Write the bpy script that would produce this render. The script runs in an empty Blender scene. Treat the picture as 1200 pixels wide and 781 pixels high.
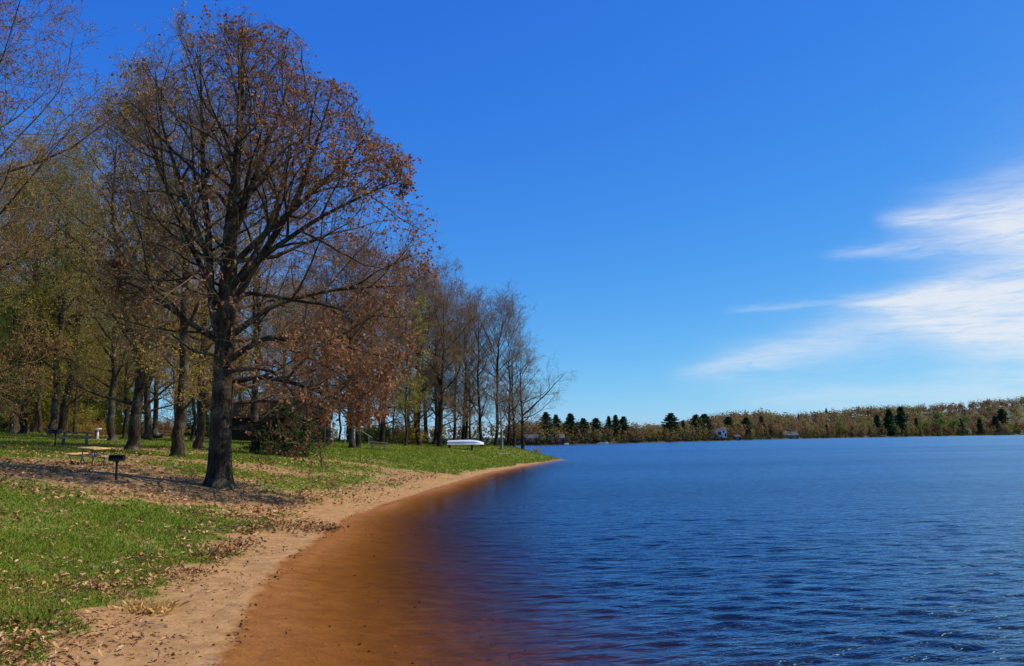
import bpy, math, random
import numpy as np
from mathutils import Matrix, Vector

rng = np.random.default_rng(7)
sc = bpy.context.scene
col = sc.collection
R_ = math.radians

# ------------------------------------------------------------------ camera
CAM_H = 2.8                       # eye height above the lake
FPX = 1000.0                      # focal length in photo pixels (1200 wide)
PITCH = math.atan(124.5 / FPX)
ROLL = R_(0.7)
fw = np.array([0, math.cos(PITCH), math.sin(PITCH)])
up0 = np.array([0, -math.sin(PITCH), math.cos(PITCH)])
r0 = np.array([1.0, 0, 0])
RGT = r0 * math.cos(ROLL) - up0 * math.sin(ROLL)
UPV = up0 * math.cos(ROLL) + r0 * math.sin(ROLL)
EYE = np.array([0, 0, CAM_H])
cd = bpy.data.cameras.new('camera')
cd.sensor_width = 36; cd.lens = 30; cd.clip_end = 6000; cd.clip_start = 0.1
cam = bpy.data.objects.new('camera', cd); col.objects.link(cam)
cam.matrix_world = Matrix(((RGT[0], UPV[0], -fw[0], EYE[0]), (RGT[1], UPV[1], -fw[1], EYE[1]),
                           (RGT[2], UPV[2], -fw[2], EYE[2]), (0, 0, 0, 1)))
sc.camera = cam
sc.view_settings.view_transform = 'Standard'; sc.view_settings.look = 'None'
sc.view_settings.exposure = 0.0; sc.view_settings.gamma = 1
sc.cycles.use_denoising = True
sc.cycles.max_bounces = 8; sc.cycles.transparent_max_bounces = 12

# ------------------------------------------------------------------ sun and sky
SUN_AZ, SUN_EL = R_(84), R_(48)   # azimuth clockwise from the view direction (+Y)
sd = np.array([math.sin(SUN_AZ) * math.cos(SUN_EL), math.cos(SUN_AZ) * math.cos(SUN_EL), math.sin(SUN_EL)])
sl = bpy.data.lights.new('sun', 'SUN'); sl.energy = 5.0; sl.angle = R_(0.5); sl.color = (1, 0.93, 0.80)
so = bpy.data.objects.new('sun', sl); col.objects.link(so)
so.rotation_euler = Vector(sd).to_track_quat('Z', 'Y').to_euler()


class NT:
    """small helper for node trees"""
    def __init__(s, tree):
        s.t = tree; s.n = tree.nodes; s.l = tree.links
    def add(s, typ, props=None, **ins):
        nd = s.n.new(typ)
        for k, v in (props or {}).items(): setattr(nd, k, v)
        for k, v in ins.items():
            key = int(k[1:]) if k[0] == 'i' and k[1:].isdigit() else k.replace('_', ' ')
            s.put(nd.inputs[key], v)
        return nd
    def put(s, sock, v):
        if hasattr(v, 'is_output'): s.l.new(v, sock)
        elif hasattr(v, 'outputs'): s.l.new(v.outputs[0], sock)
        else: sock.default_value = v
    def m(s, op, a, b=0.0, c=0.0, clamp=False):
        nd = s.n.new('ShaderNodeMath'); nd.operation = op; nd.use_clamp = clamp
        s.put(nd.inputs[0], a); s.put(nd.inputs[1], b); s.put(nd.inputs[2], c)
        return nd.outputs[0]
    def ramp(s, v, lo, hi, smooth=True):
        nd = s.n.new('ShaderNodeMapRange'); nd.interpolation_type = 'SMOOTHSTEP' if smooth else 'LINEAR'
        s.put(nd.inputs[0], v); s.put(nd.inputs[1], lo); s.put(nd.inputs[2], hi)
        return nd.outputs[0]
    def mix(s, f, a, b):
        nd = s.n.new('ShaderNodeMix'); nd.data_type = 'RGBA'
        s.put(nd.inputs[0], f); s.put(nd.inputs[6], a); s.put(nd.inputs[7], b)
        return nd.outputs[2]
    def noise(s, vec, scale, detail=4, rough=0.55, dist=0.0):
        nd = s.add('ShaderNodeTexNoise', Scale=scale, Detail=detail, Roughness=rough, Distortion=dist)
        if vec is not None: s.put(nd.inputs['Vector'], vec)
        return nd.outputs['Fac']
    def scale(s, vec, xyz):
        nd = s.n.new('ShaderNodeVectorMath'); nd.operation = 'MULTIPLY'
        s.put(nd.inputs[0], vec); nd.inputs[1].default_value = xyz
        return nd.outputs[0]


def C4(r, g, b): return (r, g, b, 1)


w = bpy.data.worlds.new('World'); sc.world = w; w.use_nodes = True
W = NT(w.node_tree); W.n.clear()
sky = W.add('ShaderNodeTexSky', dict(sky_type='NISHITA', sun_disc=False, sun_elevation=SUN_EL, sun_rotation=SUN_AZ,
                                     altitude=300, air_density=1.0, dust_density=0.0, ozone_density=1.0))
tc = W.add('ShaderNodeTexCoord')
sep = W.add('ShaderNodeSeparateXYZ', Vector=tc.outputs['Generated'])
az = W.m('MULTIPLY', W.m('ARCTAN2', sep.outputs[0], sep.outputs[1]), 57.29578)
el = W.m('MULTIPLY', W.m('ARCSINE', sep.outputs[2]), 57.29578)
cv = W.add('ShaderNodeCombineXYZ', X=az, Y=el).outputs[0]
wob = W.m('MULTIPLY', W.m('SUBTRACT', W.noise(W.scale(cv, (0.10, 0.45, 1)), 1.0, 5, 0.6), 0.5), 2.2)
el2 = W.m('ADD', el, wob)
def wedge(tip, elc, slope, hw, grow, ramp_len, far, amp):
    """a streak of cirrus that starts at azimuth tip and fans out clockwise of it"""
    d = W.m('SUBTRACT', az, tip)
    c = W.m('ADD', elc, W.m('MULTIPLY', d, slope))
    hwid = W.m('ADD', hw, W.m('MULTIPLY', W.m('MAXIMUM', d, 0.0), grow))
    k = W.m('DIVIDE', W.m('SUBTRACT', el2, c), hwid)
    prof = W.m('DIVIDE', 1.0, W.m('ADD', 1.0, W.m('POWER', W.m('ABSOLUTE', k), 3.0)))
    a = W.ramp(d, 0.0, ramp_len)
    b = W.m('SUBTRACT', 1.0, W.ramp(d, far, far + 25.0))
    return W.m('MULTIPLY', W.m('MULTIPLY', prof, W.m('MULTIPLY', a, b)), amp)
streak = W.noise(W.scale(cv, (0.13, 0.9, 1)), 1.0, 7, 0.62, 0.6)
fine = W.noise(W.scale(cv, (0.55, 3.6, 1)), 1.0, 8, 0.68, 0.7)
tex = W.m('ADD', W.m('MULTIPLY', streak, 0.75), W.m('MULTIPLY', fine, 0.45))
cov = 0.0
for a in [(23.0, 13.2, -0.06, 0.36, 0.08, 3.0, 45, .95), (20.0, 7.9, -0.06, 0.16, 0.06, 4.0, 40, 0.8),
          (9.5, 3.7, 0.19, 0.55, 0.05, 5.0, 12, 0.62), (22.5, 7.4, -0.03, 0.5, 0.29, 7.0, 45, 1.15),
          (19.5, 11.4, 0.0, 0.22, 0.03, 4.0, 14, 0.5), (24.0, 14.4, 0.0, 0.4, 0.06, 9.0, 40, 0.22),
          (19.0, 13.0, 0.0, 0.16, 0.0, 1.2, 2.0, 0.0), (13.5, 8.3, 0.0, 0.16, 0.01, 3.0, 2.0, 0.3),
          (12.0, 2.4, 0.0, 0.7, 0.02, 8.0, 40, 0.35), (-75.0, 10.0, -0.03, 0.5, 0.1, 10.0, 12, 0.4),
          (95.0, 14.0, 0.02, 0.8, 0.12, 12.0, 30, 0.7), (-160.0, 12.0, 0.02, 0.8, 0.12, 12.0, 30, 0.7)]:
    cov = W.m('ADD', cov, wedge(*a))
cmask = W.m('MULTIPLY', W.m('MINIMUM', cov, 1.15), W.ramp(tex, 0.18, 0.80), clamp=True)
cmask = W.m('MULTIPLY', cmask, 0.92)
# the photograph was taken through a polariser: deeper blue away from the horizon, one grade for the whole sky
sr = W.add('ShaderNodeSeparateColor', Color=sky.outputs[0])
chan = [W.m('MULTIPLY', W.m('POWER', sr.outputs[q], pw), k_) for q, (k_, pw) in enumerate([(.169, 1.375), (.71, .97), (3.76, .36)])]
grade = W.add('ShaderNodeCombineColor', Red=chan[0], Green=chan[1], Blue=chan[2])
skyc = W.mix(cmask, grade.outputs[0], C4(6.6, 7.0, 7.6))
bg = W.add('ShaderNodeBackground', Color=skyc, Strength=0.12)
W.l.new(bg.outputs[0], W.add('ShaderNodeOutputWorld').inputs[0])

# ------------------------------------------------------------------ helpers
def ray(px, py):
    d = fw * FPX + RGT * (px - 600) + UPV * (390.5 - py)
    return d / d[1]
def on_z(px, py, z=0.0):
    d = ray(px, py); return EYE + d * ((z - CAM_H) / d[2])

SH = [(-1.5, -60), (-1.5, -10), (-2.4, 0)] + [tuple(on_z(*p)[:2]) for p in
      [(292, 781), (326, 700), (340, 676), (347, 663), (376, 645), (402, 622), (420, 606), (440, 600), (470, 588), (510, 575), (575, 555), (615, 547), (652, 540)]]
SH += [(6.9, 116), (6.4, 124), (3, 136), (-8, 146), (-40, 162), (-120, 190), (-400, 260)]
SH = np.array(SH, float)
PS = [-60, -20, -8, -3, 0, 2, 4, 7, 12, 20, 35, 60, 100, 200]
PZ = [-5, -2.8, -1.25, -.34, 0, .16, .42, 1.0, 1.7, 2.35, 3.1, 4.2, 5, 6]
def sdist(P):
    P = np.asarray(P, float)
    d = np.full(len(P), 1e9)
    for a, b in zip(SH[:-1], SH[1:]):
        ab = b - a; t = np.clip(((P - a) @ ab) / (ab @ ab), 0, 1)
        d = np.minimum(d, np.hypot(*(P - (a + t[:, None] * ab)).T))
    poly = np.vstack([SH, [(-400, -60)]]); ins = np.zeros(len(P), bool)
    for a, b in zip(poly, np.roll(poly, -1, 0)):
        c = (a[1] > P[:, 1]) != (b[1] > P[:, 1])
        x = (b[0] - a[0]) * (P[:, 1] - a[1]) / (b[1] - a[1] + 1e-12) + a[0]
        ins ^= c & (P[:, 0] < x)
    return np.where(ins, d, -d)
def vnoise(P, scale, seed=0, octv=3):
    """value noise in 2-D, about 0..1"""
    out = np.zeros(len(P)); amp = 0.5; tot = 0
    for o in range(octv):
        q = np.asarray(P)[:, :2] * scale * 2 ** o + 17.3 * seed + o * 5.1
        i = np.floor(q).astype(np.int64); f = q - i; f = f * f * (3 - 2 * f)
        def h(a, b):
            n = (a * 374761393 + b * 668265263 + seed * 974711) & 0x7fffffff
            n = (n ^ (n >> 13)) * 1274126177 & 0x7fffffff
            return ((n ^ (n >> 16)) & 0xffff) / 65535.0
        x, y = i[:, 0], i[:, 1]
        v = (h(x, y) * (1 - f[:, 0]) + h(x + 1, y) * f[:, 0]) * (1 - f[:, 1]) + (h(x, y + 1) * (1 - f[:, 0]) + h(x + 1, y + 1) * f[:, 0]) * f[:, 1]
        out += amp * v; tot += amp; amp *= 0.5
    return out / tot
# far shore: depth as a function of the azimuth tangent x/y, and hill height behind it
FS_T = np.array([-3, -0.6, -0.2, 0.04, 0.16, 0.25, 0.36, 0.6, 0.8, 3])
FS_D = np.array([420, 420, 385, 373, 467, 600, 823, 1217, 1300, 1400])
HL_T = np.array([-3, -0.6, 0.04, 0.15, 0.17, 0.19, 0.22, 0.25, 0.29, 0.33, 0.36, 0.4, 0.5, 0.56, 0.6, 0.8, 3])
_cr = np.interp(HL_T, [0.04, .15, .16, .19, .22, .25, .29, .33, .36, .4, .5, .56, .6], [500, 501, 500, 496, 489, 485, 483, 487, 484, 479, 476, 470, 467])
HL_Z = np.maximum(2.0, CAM_H + ((515 - 12.2 * HL_T) - _cr) / 1000 * (np.interp(HL_T, FS_T, FS_D) + 245) - 11.5)
HL_Z[HL_T < .05] = 3; HL_Z[HL_T > .7] = HL_Z[HL_T < .7].max() + 4
def far_z(P):
    y = np.maximum(P[:, 1], 1); t = P[:, 0] / y
    off = P[:, 1] - np.interp(t, FS_T, FS_D)
    hz = np.interp(t, HL_T, HL_Z)
    z = np.where(off < 0, np.maximum(off * 0.05, -5), np.minimum(off * 0.08, 1.2) + hz * np.clip((off - 15) / 230, 0, 1) ** 0.9)
    return np.where(P[:, 1] > 250, z, -5.0)
def hgt(P):
    P = np.asarray(P, float); s = sdist(P)
    z = np.where(s < 0, -5 * (1 - np.exp(np.minimum(s, 0) / 42)), np.interp(s, PS, PZ))
    b = np.exp(-(((P[:, 0] + 1) / 7) ** 2 + ((P[:, 1] - 124) / 14) ** 2))
    z = z + 0.75 * b * np.clip(s / 3.5, 0, 1)
    z = z + np.clip(s / 3, 0, 1) * 0.10 * (vnoise(P, 0.25, 3) - 0.5) + np.clip(s - .3, 0, 1) * 0.05 * (vnoise(P, 1.3, 4) - 0.5) + .085 * (vnoise(P, .55, 6) - .5) * np.exp(-(s / 1.6) ** 2)
    # a low scarp where the sand meets the turf
    return np.maximum(z, far_z(P))
def gz(x, y): return float(hgt(np.array([[x, y]]))[0])
def hit(px, py):
    d = ray(px, py); ts = np.geomspace(5, 200, 3000); p = EYE + ts[:, None] * d
    k = np.argmax(p[:, 2] < hgt(p[:, :2])); return p[k]
def at(px, depth):
    """ground point under photo column px at a given depth"""
    x = 0.0
    z = 2.0
    for _ in range(4):
        d = ray(px, 515); x = d[0] * depth; z = gz(x, depth)
    return np.array([x, depth, z])

def mesh_np(name, V, Q=None, T=None, mat=None, smooth=False, pattr=None, fattr=None):
    me = bpy.data.meshes.new(name)
    V = np.asarray(V, np.float32); Q = np.zeros((0, 4), int) if Q is None else np.asarray(Q); T = np.zeros((0, 3), int) if T is None else np.asarray(T)
    me.vertices.add(len(V)); me.vertices.foreach_set('co', V.ravel())
    li = np.concatenate([Q.ravel(), T.ravel()]).astype(np.int32)
    me.loops.add(len(li)); me.loops.foreach_set('vertex_index', li)
    n = len(Q) + len(T); me.polygons.add(n)
    tot = np.concatenate([np.full(len(Q), 4), np.full(len(T), 3)]).astype(np.int32)
    st = np.concatenate([[0], np.cumsum(tot)[:-1]]).astype(np.int32)
    me.polygons.foreach_set('loop_start', st); me.polygons.foreach_set('loop_total', tot)
    me.polygons.foreach_set('use_smooth', np.full(n, bool(smooth)))
    for dom, dct in (('POINT', pattr), ('FACE', fattr)):
        for k, v in (dct or {}).items():
            at_ = me.attributes.new(k, 'FLOAT', dom); at_.data.foreach_set('value', np.asarray(v, np.float32))
    me.update(calc_edges=True); me.validate()
    if mat is not None: me.materials.append(mat)
    return me
def link(name, me, parent=None, loc=None, rz=0.0, label=None, cat=None, group=None, kind=None, mat=None):
    o = bpy.data.objects.new(name, me); col.objects.link(o)
    if parent: o.parent = parent
    if loc is not None: o.location = loc
    if rz: o.rotation_euler = (0, 0, rz)
    if label: o['label'] = label
    if cat: o['category'] = cat
    if group: o['group'] = group
    if kind: o['kind'] = kind
    if mat is not None:
        o.material_slots[0].link = 'OBJECT'; o.material_slots[0].material = mat
    return o

class MB:
    """collects boxes, bars and lathes into one mesh"""
    def __init__(s): s.v = []; s.q = []; s.t = []; s.n = 0
    def raw(s, V, Q=(), T=()):
        s.v.append(np.asarray(V, float)); 
        if len(Q): s.q.append(np.asarray(Q) + s.n)
        if len(T): s.t.append(np.asarray(T) + s.n)
        s.n += len(V); return s
    def box(s, c, size, M=None, bev=0.0):
        x, y, z = np.array(size) / 2; b = min(bev, x * .9, y * .9, z * .9)
        if b <= 0:
            V = np.array([(i * x, j * y, k * z) for k in (-1, 1) for j in (-1, 1) for i in (-1, 1)])
            Q = [(0, 2, 3, 1), (4, 5, 7, 6), (0, 1, 5, 4), (2, 6, 7, 3), (0, 4, 6, 2), (1, 3, 7, 5)]; T = []
        else:  # chamfer on the vertical outline
            o = [(-x + b, -y), (x - b, -y), (x, -y + b), (x, y - b), (x - b, y), (-x + b, y), (-x, y - b), (-x, -y + b)]
            o2 = [(px * (1 - b / x), py * (1 - b / y)) for px, py in o]
            V = np.array([(p[0], p[1], -z) for p in o] + [(p[0], p[1], z - b) for p in o] + [(p[0], p[1], z) for p in o2])
            Q = [(i, (i + 1) % 8, 8 + (i + 1) % 8, 8 + i) for i in range(8)] + [(8 + i, 8 + (i + 1) % 8, 16 + (i + 1) % 8, 16 + i) for i in range(8)]
            Q += [(16, 17, 18, 19), (16, 19, 20, 23), (20, 21, 22, 23), (3, 2, 1, 0), (7, 4, 3, 0), (7, 6, 5, 4)]; T = []
        if M is not None: V = V @ np.array(M).T
        return s.raw(V + np.array(c), Q, T)
    def bar(s, a, b, r, r2=None, k=8):
        a = np.array(a, float); b = np.array(b, float); r2 = r if r2 is None else r2
        V, Q = tubes(np.array([[a, b]]), np.array([[r, r2]]), k)
        n = len(V); V = np.vstack([V, a, b]); T = []
        for i in range(k): T += [(n, (i + 1) % k, i), (n + 1, k + i, k + (i + 1) % k)]
        return s.raw(V, Q, T)
    def mesh(s, name, mat, smooth=False):
        return mesh_np(name, np.vstack(s.v), np.vstack(s.q) if s.q else None, np.vstack(s.t) if s.t else None, mat, smooth)
    def build(s, name, mat, parent=None, smooth=False, **kw): return link(name, s.mesh(name, mat, smooth), parent, **kw)

def nrm(a): return a / np.maximum(np.linalg.norm(a, axis=-1, keepdims=True), 1e-9)
def tubes(P, Rr, k):
    """P (n,m,3) polylines, Rr (n,m) radii -> verts, quads"""
    n, m, _ = P.shape
    Tn = np.empty_like(P); Tn[:, 1:-1] = P[:, 2:] - P[:, :-2]; Tn[:, 0] = P[:, 1] - P[:, 0]; Tn[:, -1] = P[:, -1] - P[:, -2]
    Tn = nrm(Tn)
    ax = nrm(P[:, -1] - P[:, 0]); ref = np.where((np.abs(ax[:, 2:3]) < 0.8), np.array([[0, 0, 1.0]]), np.array([[1.0, 0, 0]]))
    N = nrm(np.cross(Tn, ref[:, None, :])); B = np.cross(Tn, N)
    th = np.arange(k) * 2 * np.pi / k
    V = P[:, :, None, :] + Rr[:, :, None, None] * (np.cos(th)[None, None, :, None] * N[:, :, None, :] + np.sin(th)[None, None, :, None] * B[:, :, None, :])
    idx = np.arange(n * m * k).reshape(n, m, k); j = np.roll(idx, -1, 2)
    Q = np.stack([idx[:, :-1], j[:, :-1], j[:, 1:], idx[:, 1:]], -1).reshape(-1, 4)
    return V.reshape(-1, 3), Q

# ------------------------------------------------------------------ materials
MATS = {}
def newmat(name):
    m = bpy.data.materials.new(name); m.use_nodes = True; N = NT(m.node_tree); N.n.clear()
    N.out = N.add('ShaderNodeOutputMaterial'); MATS[name] = m
    return m, N
def plain(name, c, rough=0.6, var=0.25, scale=6, bump=0.0, metal=0.0, stretch=(1, 1, 1)):
    m, N = newmat(name)
    co = N.scale(N.add('ShaderNodeTexCoord').outputs['Object'], stretch)
    f = N.noise(co, scale, 6, 0.6)
    c1 = tuple(x * (1 - var) for x in c); c2 = tuple(min(1, x * (1 + var)) for x in c)
    p = N.add('ShaderNodeBsdfPrincipled', Base_Color=N.mix(N.ramp(f, .3, .7), C4(*c1), C4(*c2)), Roughness=rough, Metallic=metal)
    if rough > .8: p.inputs['Specular IOR Level'].default_value = .1
    if bump: N.put(p.inputs['Normal'], N.add('ShaderNodeBump', Strength=bump, Distance=0.02, Height=f))
    N.put(N.out.inputs[0], p)
    return m
def bark(name, dark, light, lichen, lam=0.5):
    m, N = newmat(name)
    co = N.add('ShaderNodeTexCoord').outputs['Object']
    st = N.scale(co, (1, 1, .22))
    ridge = N.noise(st, 9, 6, 0.65, 0.4); big = N.noise(co, 1.1, 5, .6); fine_ = N.noise(co, 14, 4, .7)
    c = N.mix(N.ramp(ridge, .35, .65), C4(*dark), C4(*light))
    lm = N.m('MULTIPLY', N.ramp(N.m('ADD', N.m('MULTIPLY', big, .6), N.m('MULTIPLY', fine_, .4)), .48, .60), lam)
    c = N.mix(lm, c, C4(*lichen))
    p = N.add('ShaderNodeBsdfPrincipled', Base_Color=c, Roughness=.92)
    p.inputs['Specular IOR Level'].default_value = .15
    N.put(p.inputs['Normal'], N.add('ShaderNodeBump', Strength=.9, Distance=.05, Height=ridge))
    N.put(N.out.inputs[0], p)
    return m
def leafm(name, c1, c2, c3=None, trans=.35):
    m, N = newmat(name)
    a = N.add('ShaderNodeAttribute', dict(attribute_name='rnd')).outputs['Fac']
    oi = N.add('ShaderNodeObjectInfo').outputs['Random']
    f = N.m('ADD', N.m('MULTIPLY', a, .8), N.m('MULTIPLY', oi, .2))
    c = N.mix(N.ramp(f, 0.05, .75), C4(*c1), C4(*c2))
    if c3: c = N.mix(N.ramp(f, .8, .9), c, C4(*c3))
    d = N.add('ShaderNodeBsdfPrincipled', Base_Color=c, Roughness=.7)
    d.inputs['Specular IOR Level'].default_value = .25
    t = N.add('ShaderNodeBsdfTranslucent', Color=c)
    N.put(N.out.inputs[0], N.add('ShaderNodeMixShader', i0=trans, i1=d, i2=t))
    return m

BARK = bark('oak_bark', (.016, .010, .006), (.062, .042, .025), (.20, .18, .10), .5)
BARK2 = bark('grey_bark', (.015, .010, .006), (.052, .036, .022), (.13, .11, .065), .35)
PALEBARK = bark('pale_bark', (.12, .11, .09), (.30, .28, .24), (.4, .4, .36), .4)
TWIG = plain('twig_bark', (.175, .108, .052), .9, .35, 3)
TWIGG = plain('grey_twig_bark', (.215, .145, .080), .9, .3, 3)
OAKLEAF = leafm('dead_oak_leaf', (.20, .085, .034), (.42, .20, .085), (.70, .45, .25), .35)
LITTER = leafm('fallen_leaf', (.20, .085, .028), (.52, .29, .115), (.72, .49, .26), .1)
DARKLITTER = leafm('wet_debris', (.09, .04, .014), (.34, .16, .055), (.52, .31, .13), .05)
BUD = {'olive': leafm('olive_buds', (.30, .19, .026), (.50, .36, .065), None, .45),
       'russet': leafm('russet_leaves', (.20, .090, .026), (.36, .18, .060), (.52, .33, .14), .3),
       'red': leafm('red_buds', (.28, .10, .022), (.38, .20, .045)),
       'yellow': leafm('yellow_green_leaves', (.30, .29, .022), (.46, .43, .045), None, .5),
       'green': leafm('young_green_leaves', (.19, .25, .020), (.33, .37, .04), None, .5),
       'grey': leafm('brown_buds', (.20, .11, .04), (.28, .17, .07))}
NEEDLE = leafm('spruce_needles', (.016, .034, .006), (.045, .075, .012), (.09, .11, .02), .15)
FNEEDLE = leafm('pine_needles', (.014, .034, .012), (.036, .070, .022), (.06, .10, .03), .1)

# ground ---------------------------------------------------------------
gm, N = newmat('ground_soil')
co = N.add('ShaderNodeTexCoord').outputs['Object']
def attr(n): return N.add('ShaderNodeAttribute', dict(attribute_name=n)).outputs['Fac']
g_, d_, s_, f_ = attr('grass'), attr('dirt'), attr('shore'), attr('far')
n1 = N.noise(co, .55, 5, .6); n2 = N.noise(co, 2.6, 5, .65); n3 = N.noise(co, 13, 5, .7); n4 = N.noise(co, 60, 3, .7)
nb = N.m('ADD', N.m('MULTIPLY', N.m('SUBTRACT', n2, .5), .9), N.m('MULTIPLY', N.m('SUBTRACT', n3, .5), .8))
gmask = N.ramp(N.m('ADD', g_, nb), .38, .62)
dmask = N.ramp(N.m('ADD', d_, N.m('MULTIPLY', nb, 1.1)), .40, .62)
sand = N.mix(N.ramp(n2, .35, .65), C4(.33, .175, .062), C4(.46, .26, .10))
sand = N.mix(N.m('MULTIPLY', N.ramp(n3, .55, .75), .5), sand, C4(.24, .125, .06))
organic = N.m('MULTIPLY', N.ramp(N.noise(N.scale(co, (1, .35, 1)), 1.7, 6, .7), .56, .66), N.ramp(n3, .42, .6))
sand = N.mix(N.m('MULTIPLY', organic, .8), sand, C4(.11, .085, .075))
wet = N.m('SUBTRACT', 1.0, N.ramp(N.m('ADD', s_, N.m('MULTIPLY', N.m('SUBTRACT', n2, .5), .5)), .28, .58))
sand = N.mix(wet, sand, N.mix(N.ramp(n2, .3, .7), C4(.24, .084, .010), C4(.33, .125, .018)))
bed = N.ramp(N.m('ADD', N.m('MULTIPLY', s_, -1.0), N.m('MULTIPLY', n1, 4.0)), 3.5, 11)
sand = N.mix(bed, sand, N.mix(n1, C4(.022, .012, .006), C4(.045, .022, .008)))
grs = N.mix(N.ramp(n1, .35, .65), C4(.085, .155, .010), C4(.15, .20, .018))
grs = N.mix(N.m('MULTIPLY', N.ramp(n3, .45, .75), .75), grs, C4(.19, .165, .035))
soil = N.mix(N.ramp(n2, .3, .7), C4(.28, .150, .055), C4(.42, .245, .10))
soil = N.mix(N.m('MULTIPLY', N.ramp(n3, .52, .66), .7), soil, C4(.12, .058, .022))
soil = N.mix(N.m('MULTIPLY', N.ramp(n4, .6, .72), .5), soil, C4(.5, .32, .15))
c = N.mix(gmask, sand, N.mix(dmask, grs, soil))
c = N.mix(f_, c, N.mix(n1, C4(.09, .07, .035), C4(.07, .10, .025)))
p = N.add('ShaderNodeBsdfPrincipled', Base_Color=c, Roughness=N.m('SUBTRACT', .95, N.m('MULTIPLY', wet, .35)))
p.inputs['Specular IOR Level'].default_value = .2
hh = N.m('ADD', N.m('MULTIPLY', n3, .7), N.m('ADD', N.m('MULTIPLY', n4, .25), N.m('MULTIPLY', n2, 1.3)))
N.put(p.inputs['Normal'], N.add('ShaderNodeBump', Strength=.8, Distance=.06, Height=hh))
N.put(N.out.inputs[0], p)
GROUND = gm

# water -----------------------------------------------------------------
wm, N = newmat('lake_water')
co = N.add('ShaderNodeTexCoord').outputs['Object']
rot = N.add('ShaderNodeMapping', Vector=co); rot.inputs['Rotation'].default_value = (0, 0, R_(-14))
k1 = N.noise(N.scale(rot.outputs[0], (.55, 1.5, 1)), 1.0, 3, .5, .3)
k2 = N.noise(N.scale(rot.outputs[0], (1.6, 4.2, 1)), 1.0, 4, .6, .3)
k3 = N.noise(N.scale(rot.outputs[0], (.10, .25, 1)), 1.0, 3, .5)
gust = N.noise(N.scale(rot.outputs[0], (.008, .035, 1)), 1.0, 5, .6)
sh = N.m('SUBTRACT', 1.0, N.add('ShaderNodeAttribute', dict(attribute_name='calm')).outputs['Fac'])
hgtw = N.m('ADD', N.m('MULTIPLY', k1, .10), N.m('ADD', N.m('MULTIPLY', k2, .10), N.m('MULTIPLY', k3, .22)))
amp = N.m('MULTIPLY', N.m('ADD', .30, N.m('MULTIPLY', sh, .70)), N.m('ADD', .25, N.m('MULTIPLY', gust, 1.5)))
bmp = N.add('ShaderNodeBump', Strength=1.0, Distance=1.0, Height=N.m('MULTIPLY', hgtw, amp))
fr = N.add('ShaderNodeFresnel', IOR=1.333, Normal=bmp)
gl = N.add('ShaderNodeBsdfGlossy', Color=C4(.47, .81, 1), Roughness=N.m('ADD', .07, N.m('MULTIPLY', sh, .21)), Normal=bmp)
tr = N.add('ShaderNodeBsdfTransparent')
N.put(N.out.inputs[0], N.add('ShaderNodeMixShader', i0=N.m('MULTIPLY', fr, N.m('ADD', .16, N.m('MULTIPLY', sh, .80))), i1=tr, i2=gl))
va = N.add('ShaderNodeVolumeAbsorption', Color=C4(.68, .585, .14), Density=1.25)
N.put(N.out.inputs['Volume'], va)
WATER = wm

# ------------------------------------------------------------------ ground and lake
ang = np.concatenate([np.arange(-180, -50, 5), np.arange(-50, 44, .30), np.arange(44, 180, 5)])
ang = np.radians(ang)
rad = np.concatenate([[0.4, 2.0, 3.5], np.geomspace(5, 150, 270), np.geomspace(155, 3200, 90)])
A, RR = np.meshgrid(ang, rad); G = np.stack([np.sin(A) * RR, np.cos(A) * RR], -1).reshape(-1, 2)
gz_all = hgt(G)
S_all = sdist(G)
# width of bare sand between water and turf, along the shore (by depth y)
SW_Y = [0, 11.4, 15.9, 19, 23.5, 29, 36, 45, 58, 73, 95, 112, 130]
SW_W = [2.6, 2.7, 2.2, 2.3, 2.5, 2.7, 2.8, 2.8, 2.4, 2.0, 1.2, .5, .4]
def grass_mask(P, s):
    wdt = np.interp(P[:, 1], SW_Y, SW_W)
    m = np.clip(.5 + (s - wdt) * .45 + (vnoise(P, .8, 11) - .5) * 1.1, 0, 1)
    return m
def blob(P, x, y, rx, ry, a=0.0):
    c, s_ = math.cos(a), math.sin(a); dx, dy = P[:, 0] - x, P[:, 1] - y
    return np.exp(-(((dx * c + dy * s_) / rx) ** 2 + ((-dx * s_ + dy * c) / ry) ** 2))
def dirt_mask(P, s):
    m = .20 + (vnoise(P, .35, 21) - .5) * .95 + (vnoise(P, 1.1, 22) - .5) * .3
    m += .75 * blob(P, -17, 34.5, 10, 3.8) + .45 * blob(P, -23, 39, 8, 2.6) + .30 * blob(P, -12, 33, 5, 3)
    m += .27 * blob(P, -12, 47, 8, 4.5, .1) + .40 * blob(P, -8.5, 62, 5, 9, .25) + .2 * blob(P, -19, 47, 7, 2.2)
    m += .30 * blob(P, -30, 58, 10, 3) + .35 * blob(P, -38, 79, 4, 2) + .3 * blob(P, -13, 20, 6, 3)
    wdt = np.interp(P[:, 1], SW_Y, SW_W)
    m += .34 * np.exp(-((s - wdt - .8) / 1.3) ** 2) * np.clip((P[:, 1] - 17) / 6, 0, 1) * np.clip((80 - P[:, 1]) / 20, 0, 1)
    m += .65 * blob(P, -1.0, 101, 1.6, 3)
    m -= .45 * blob(P, -12, 85, 7, 16) + .5 * blob(P, -5, 100, 8, 14) + .32 * blob(P, -9, 19, 3, 8)
    m += .22 * np.clip((P[:, 1] - 60) / 30, 0, 1) * np.clip((-P[:, 0] - 22) / 10, 0, 1)
    return np.clip(m, 0, 1)
nr, na = RR.shape; idx = np.arange(nr * na).reshape(nr, na); jn = np.roll(idx, -1, 1)
Q = np.stack([idx[:-1], idx[1:], jn[1:], jn[:-1]], -1).reshape(-1, 4)
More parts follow.
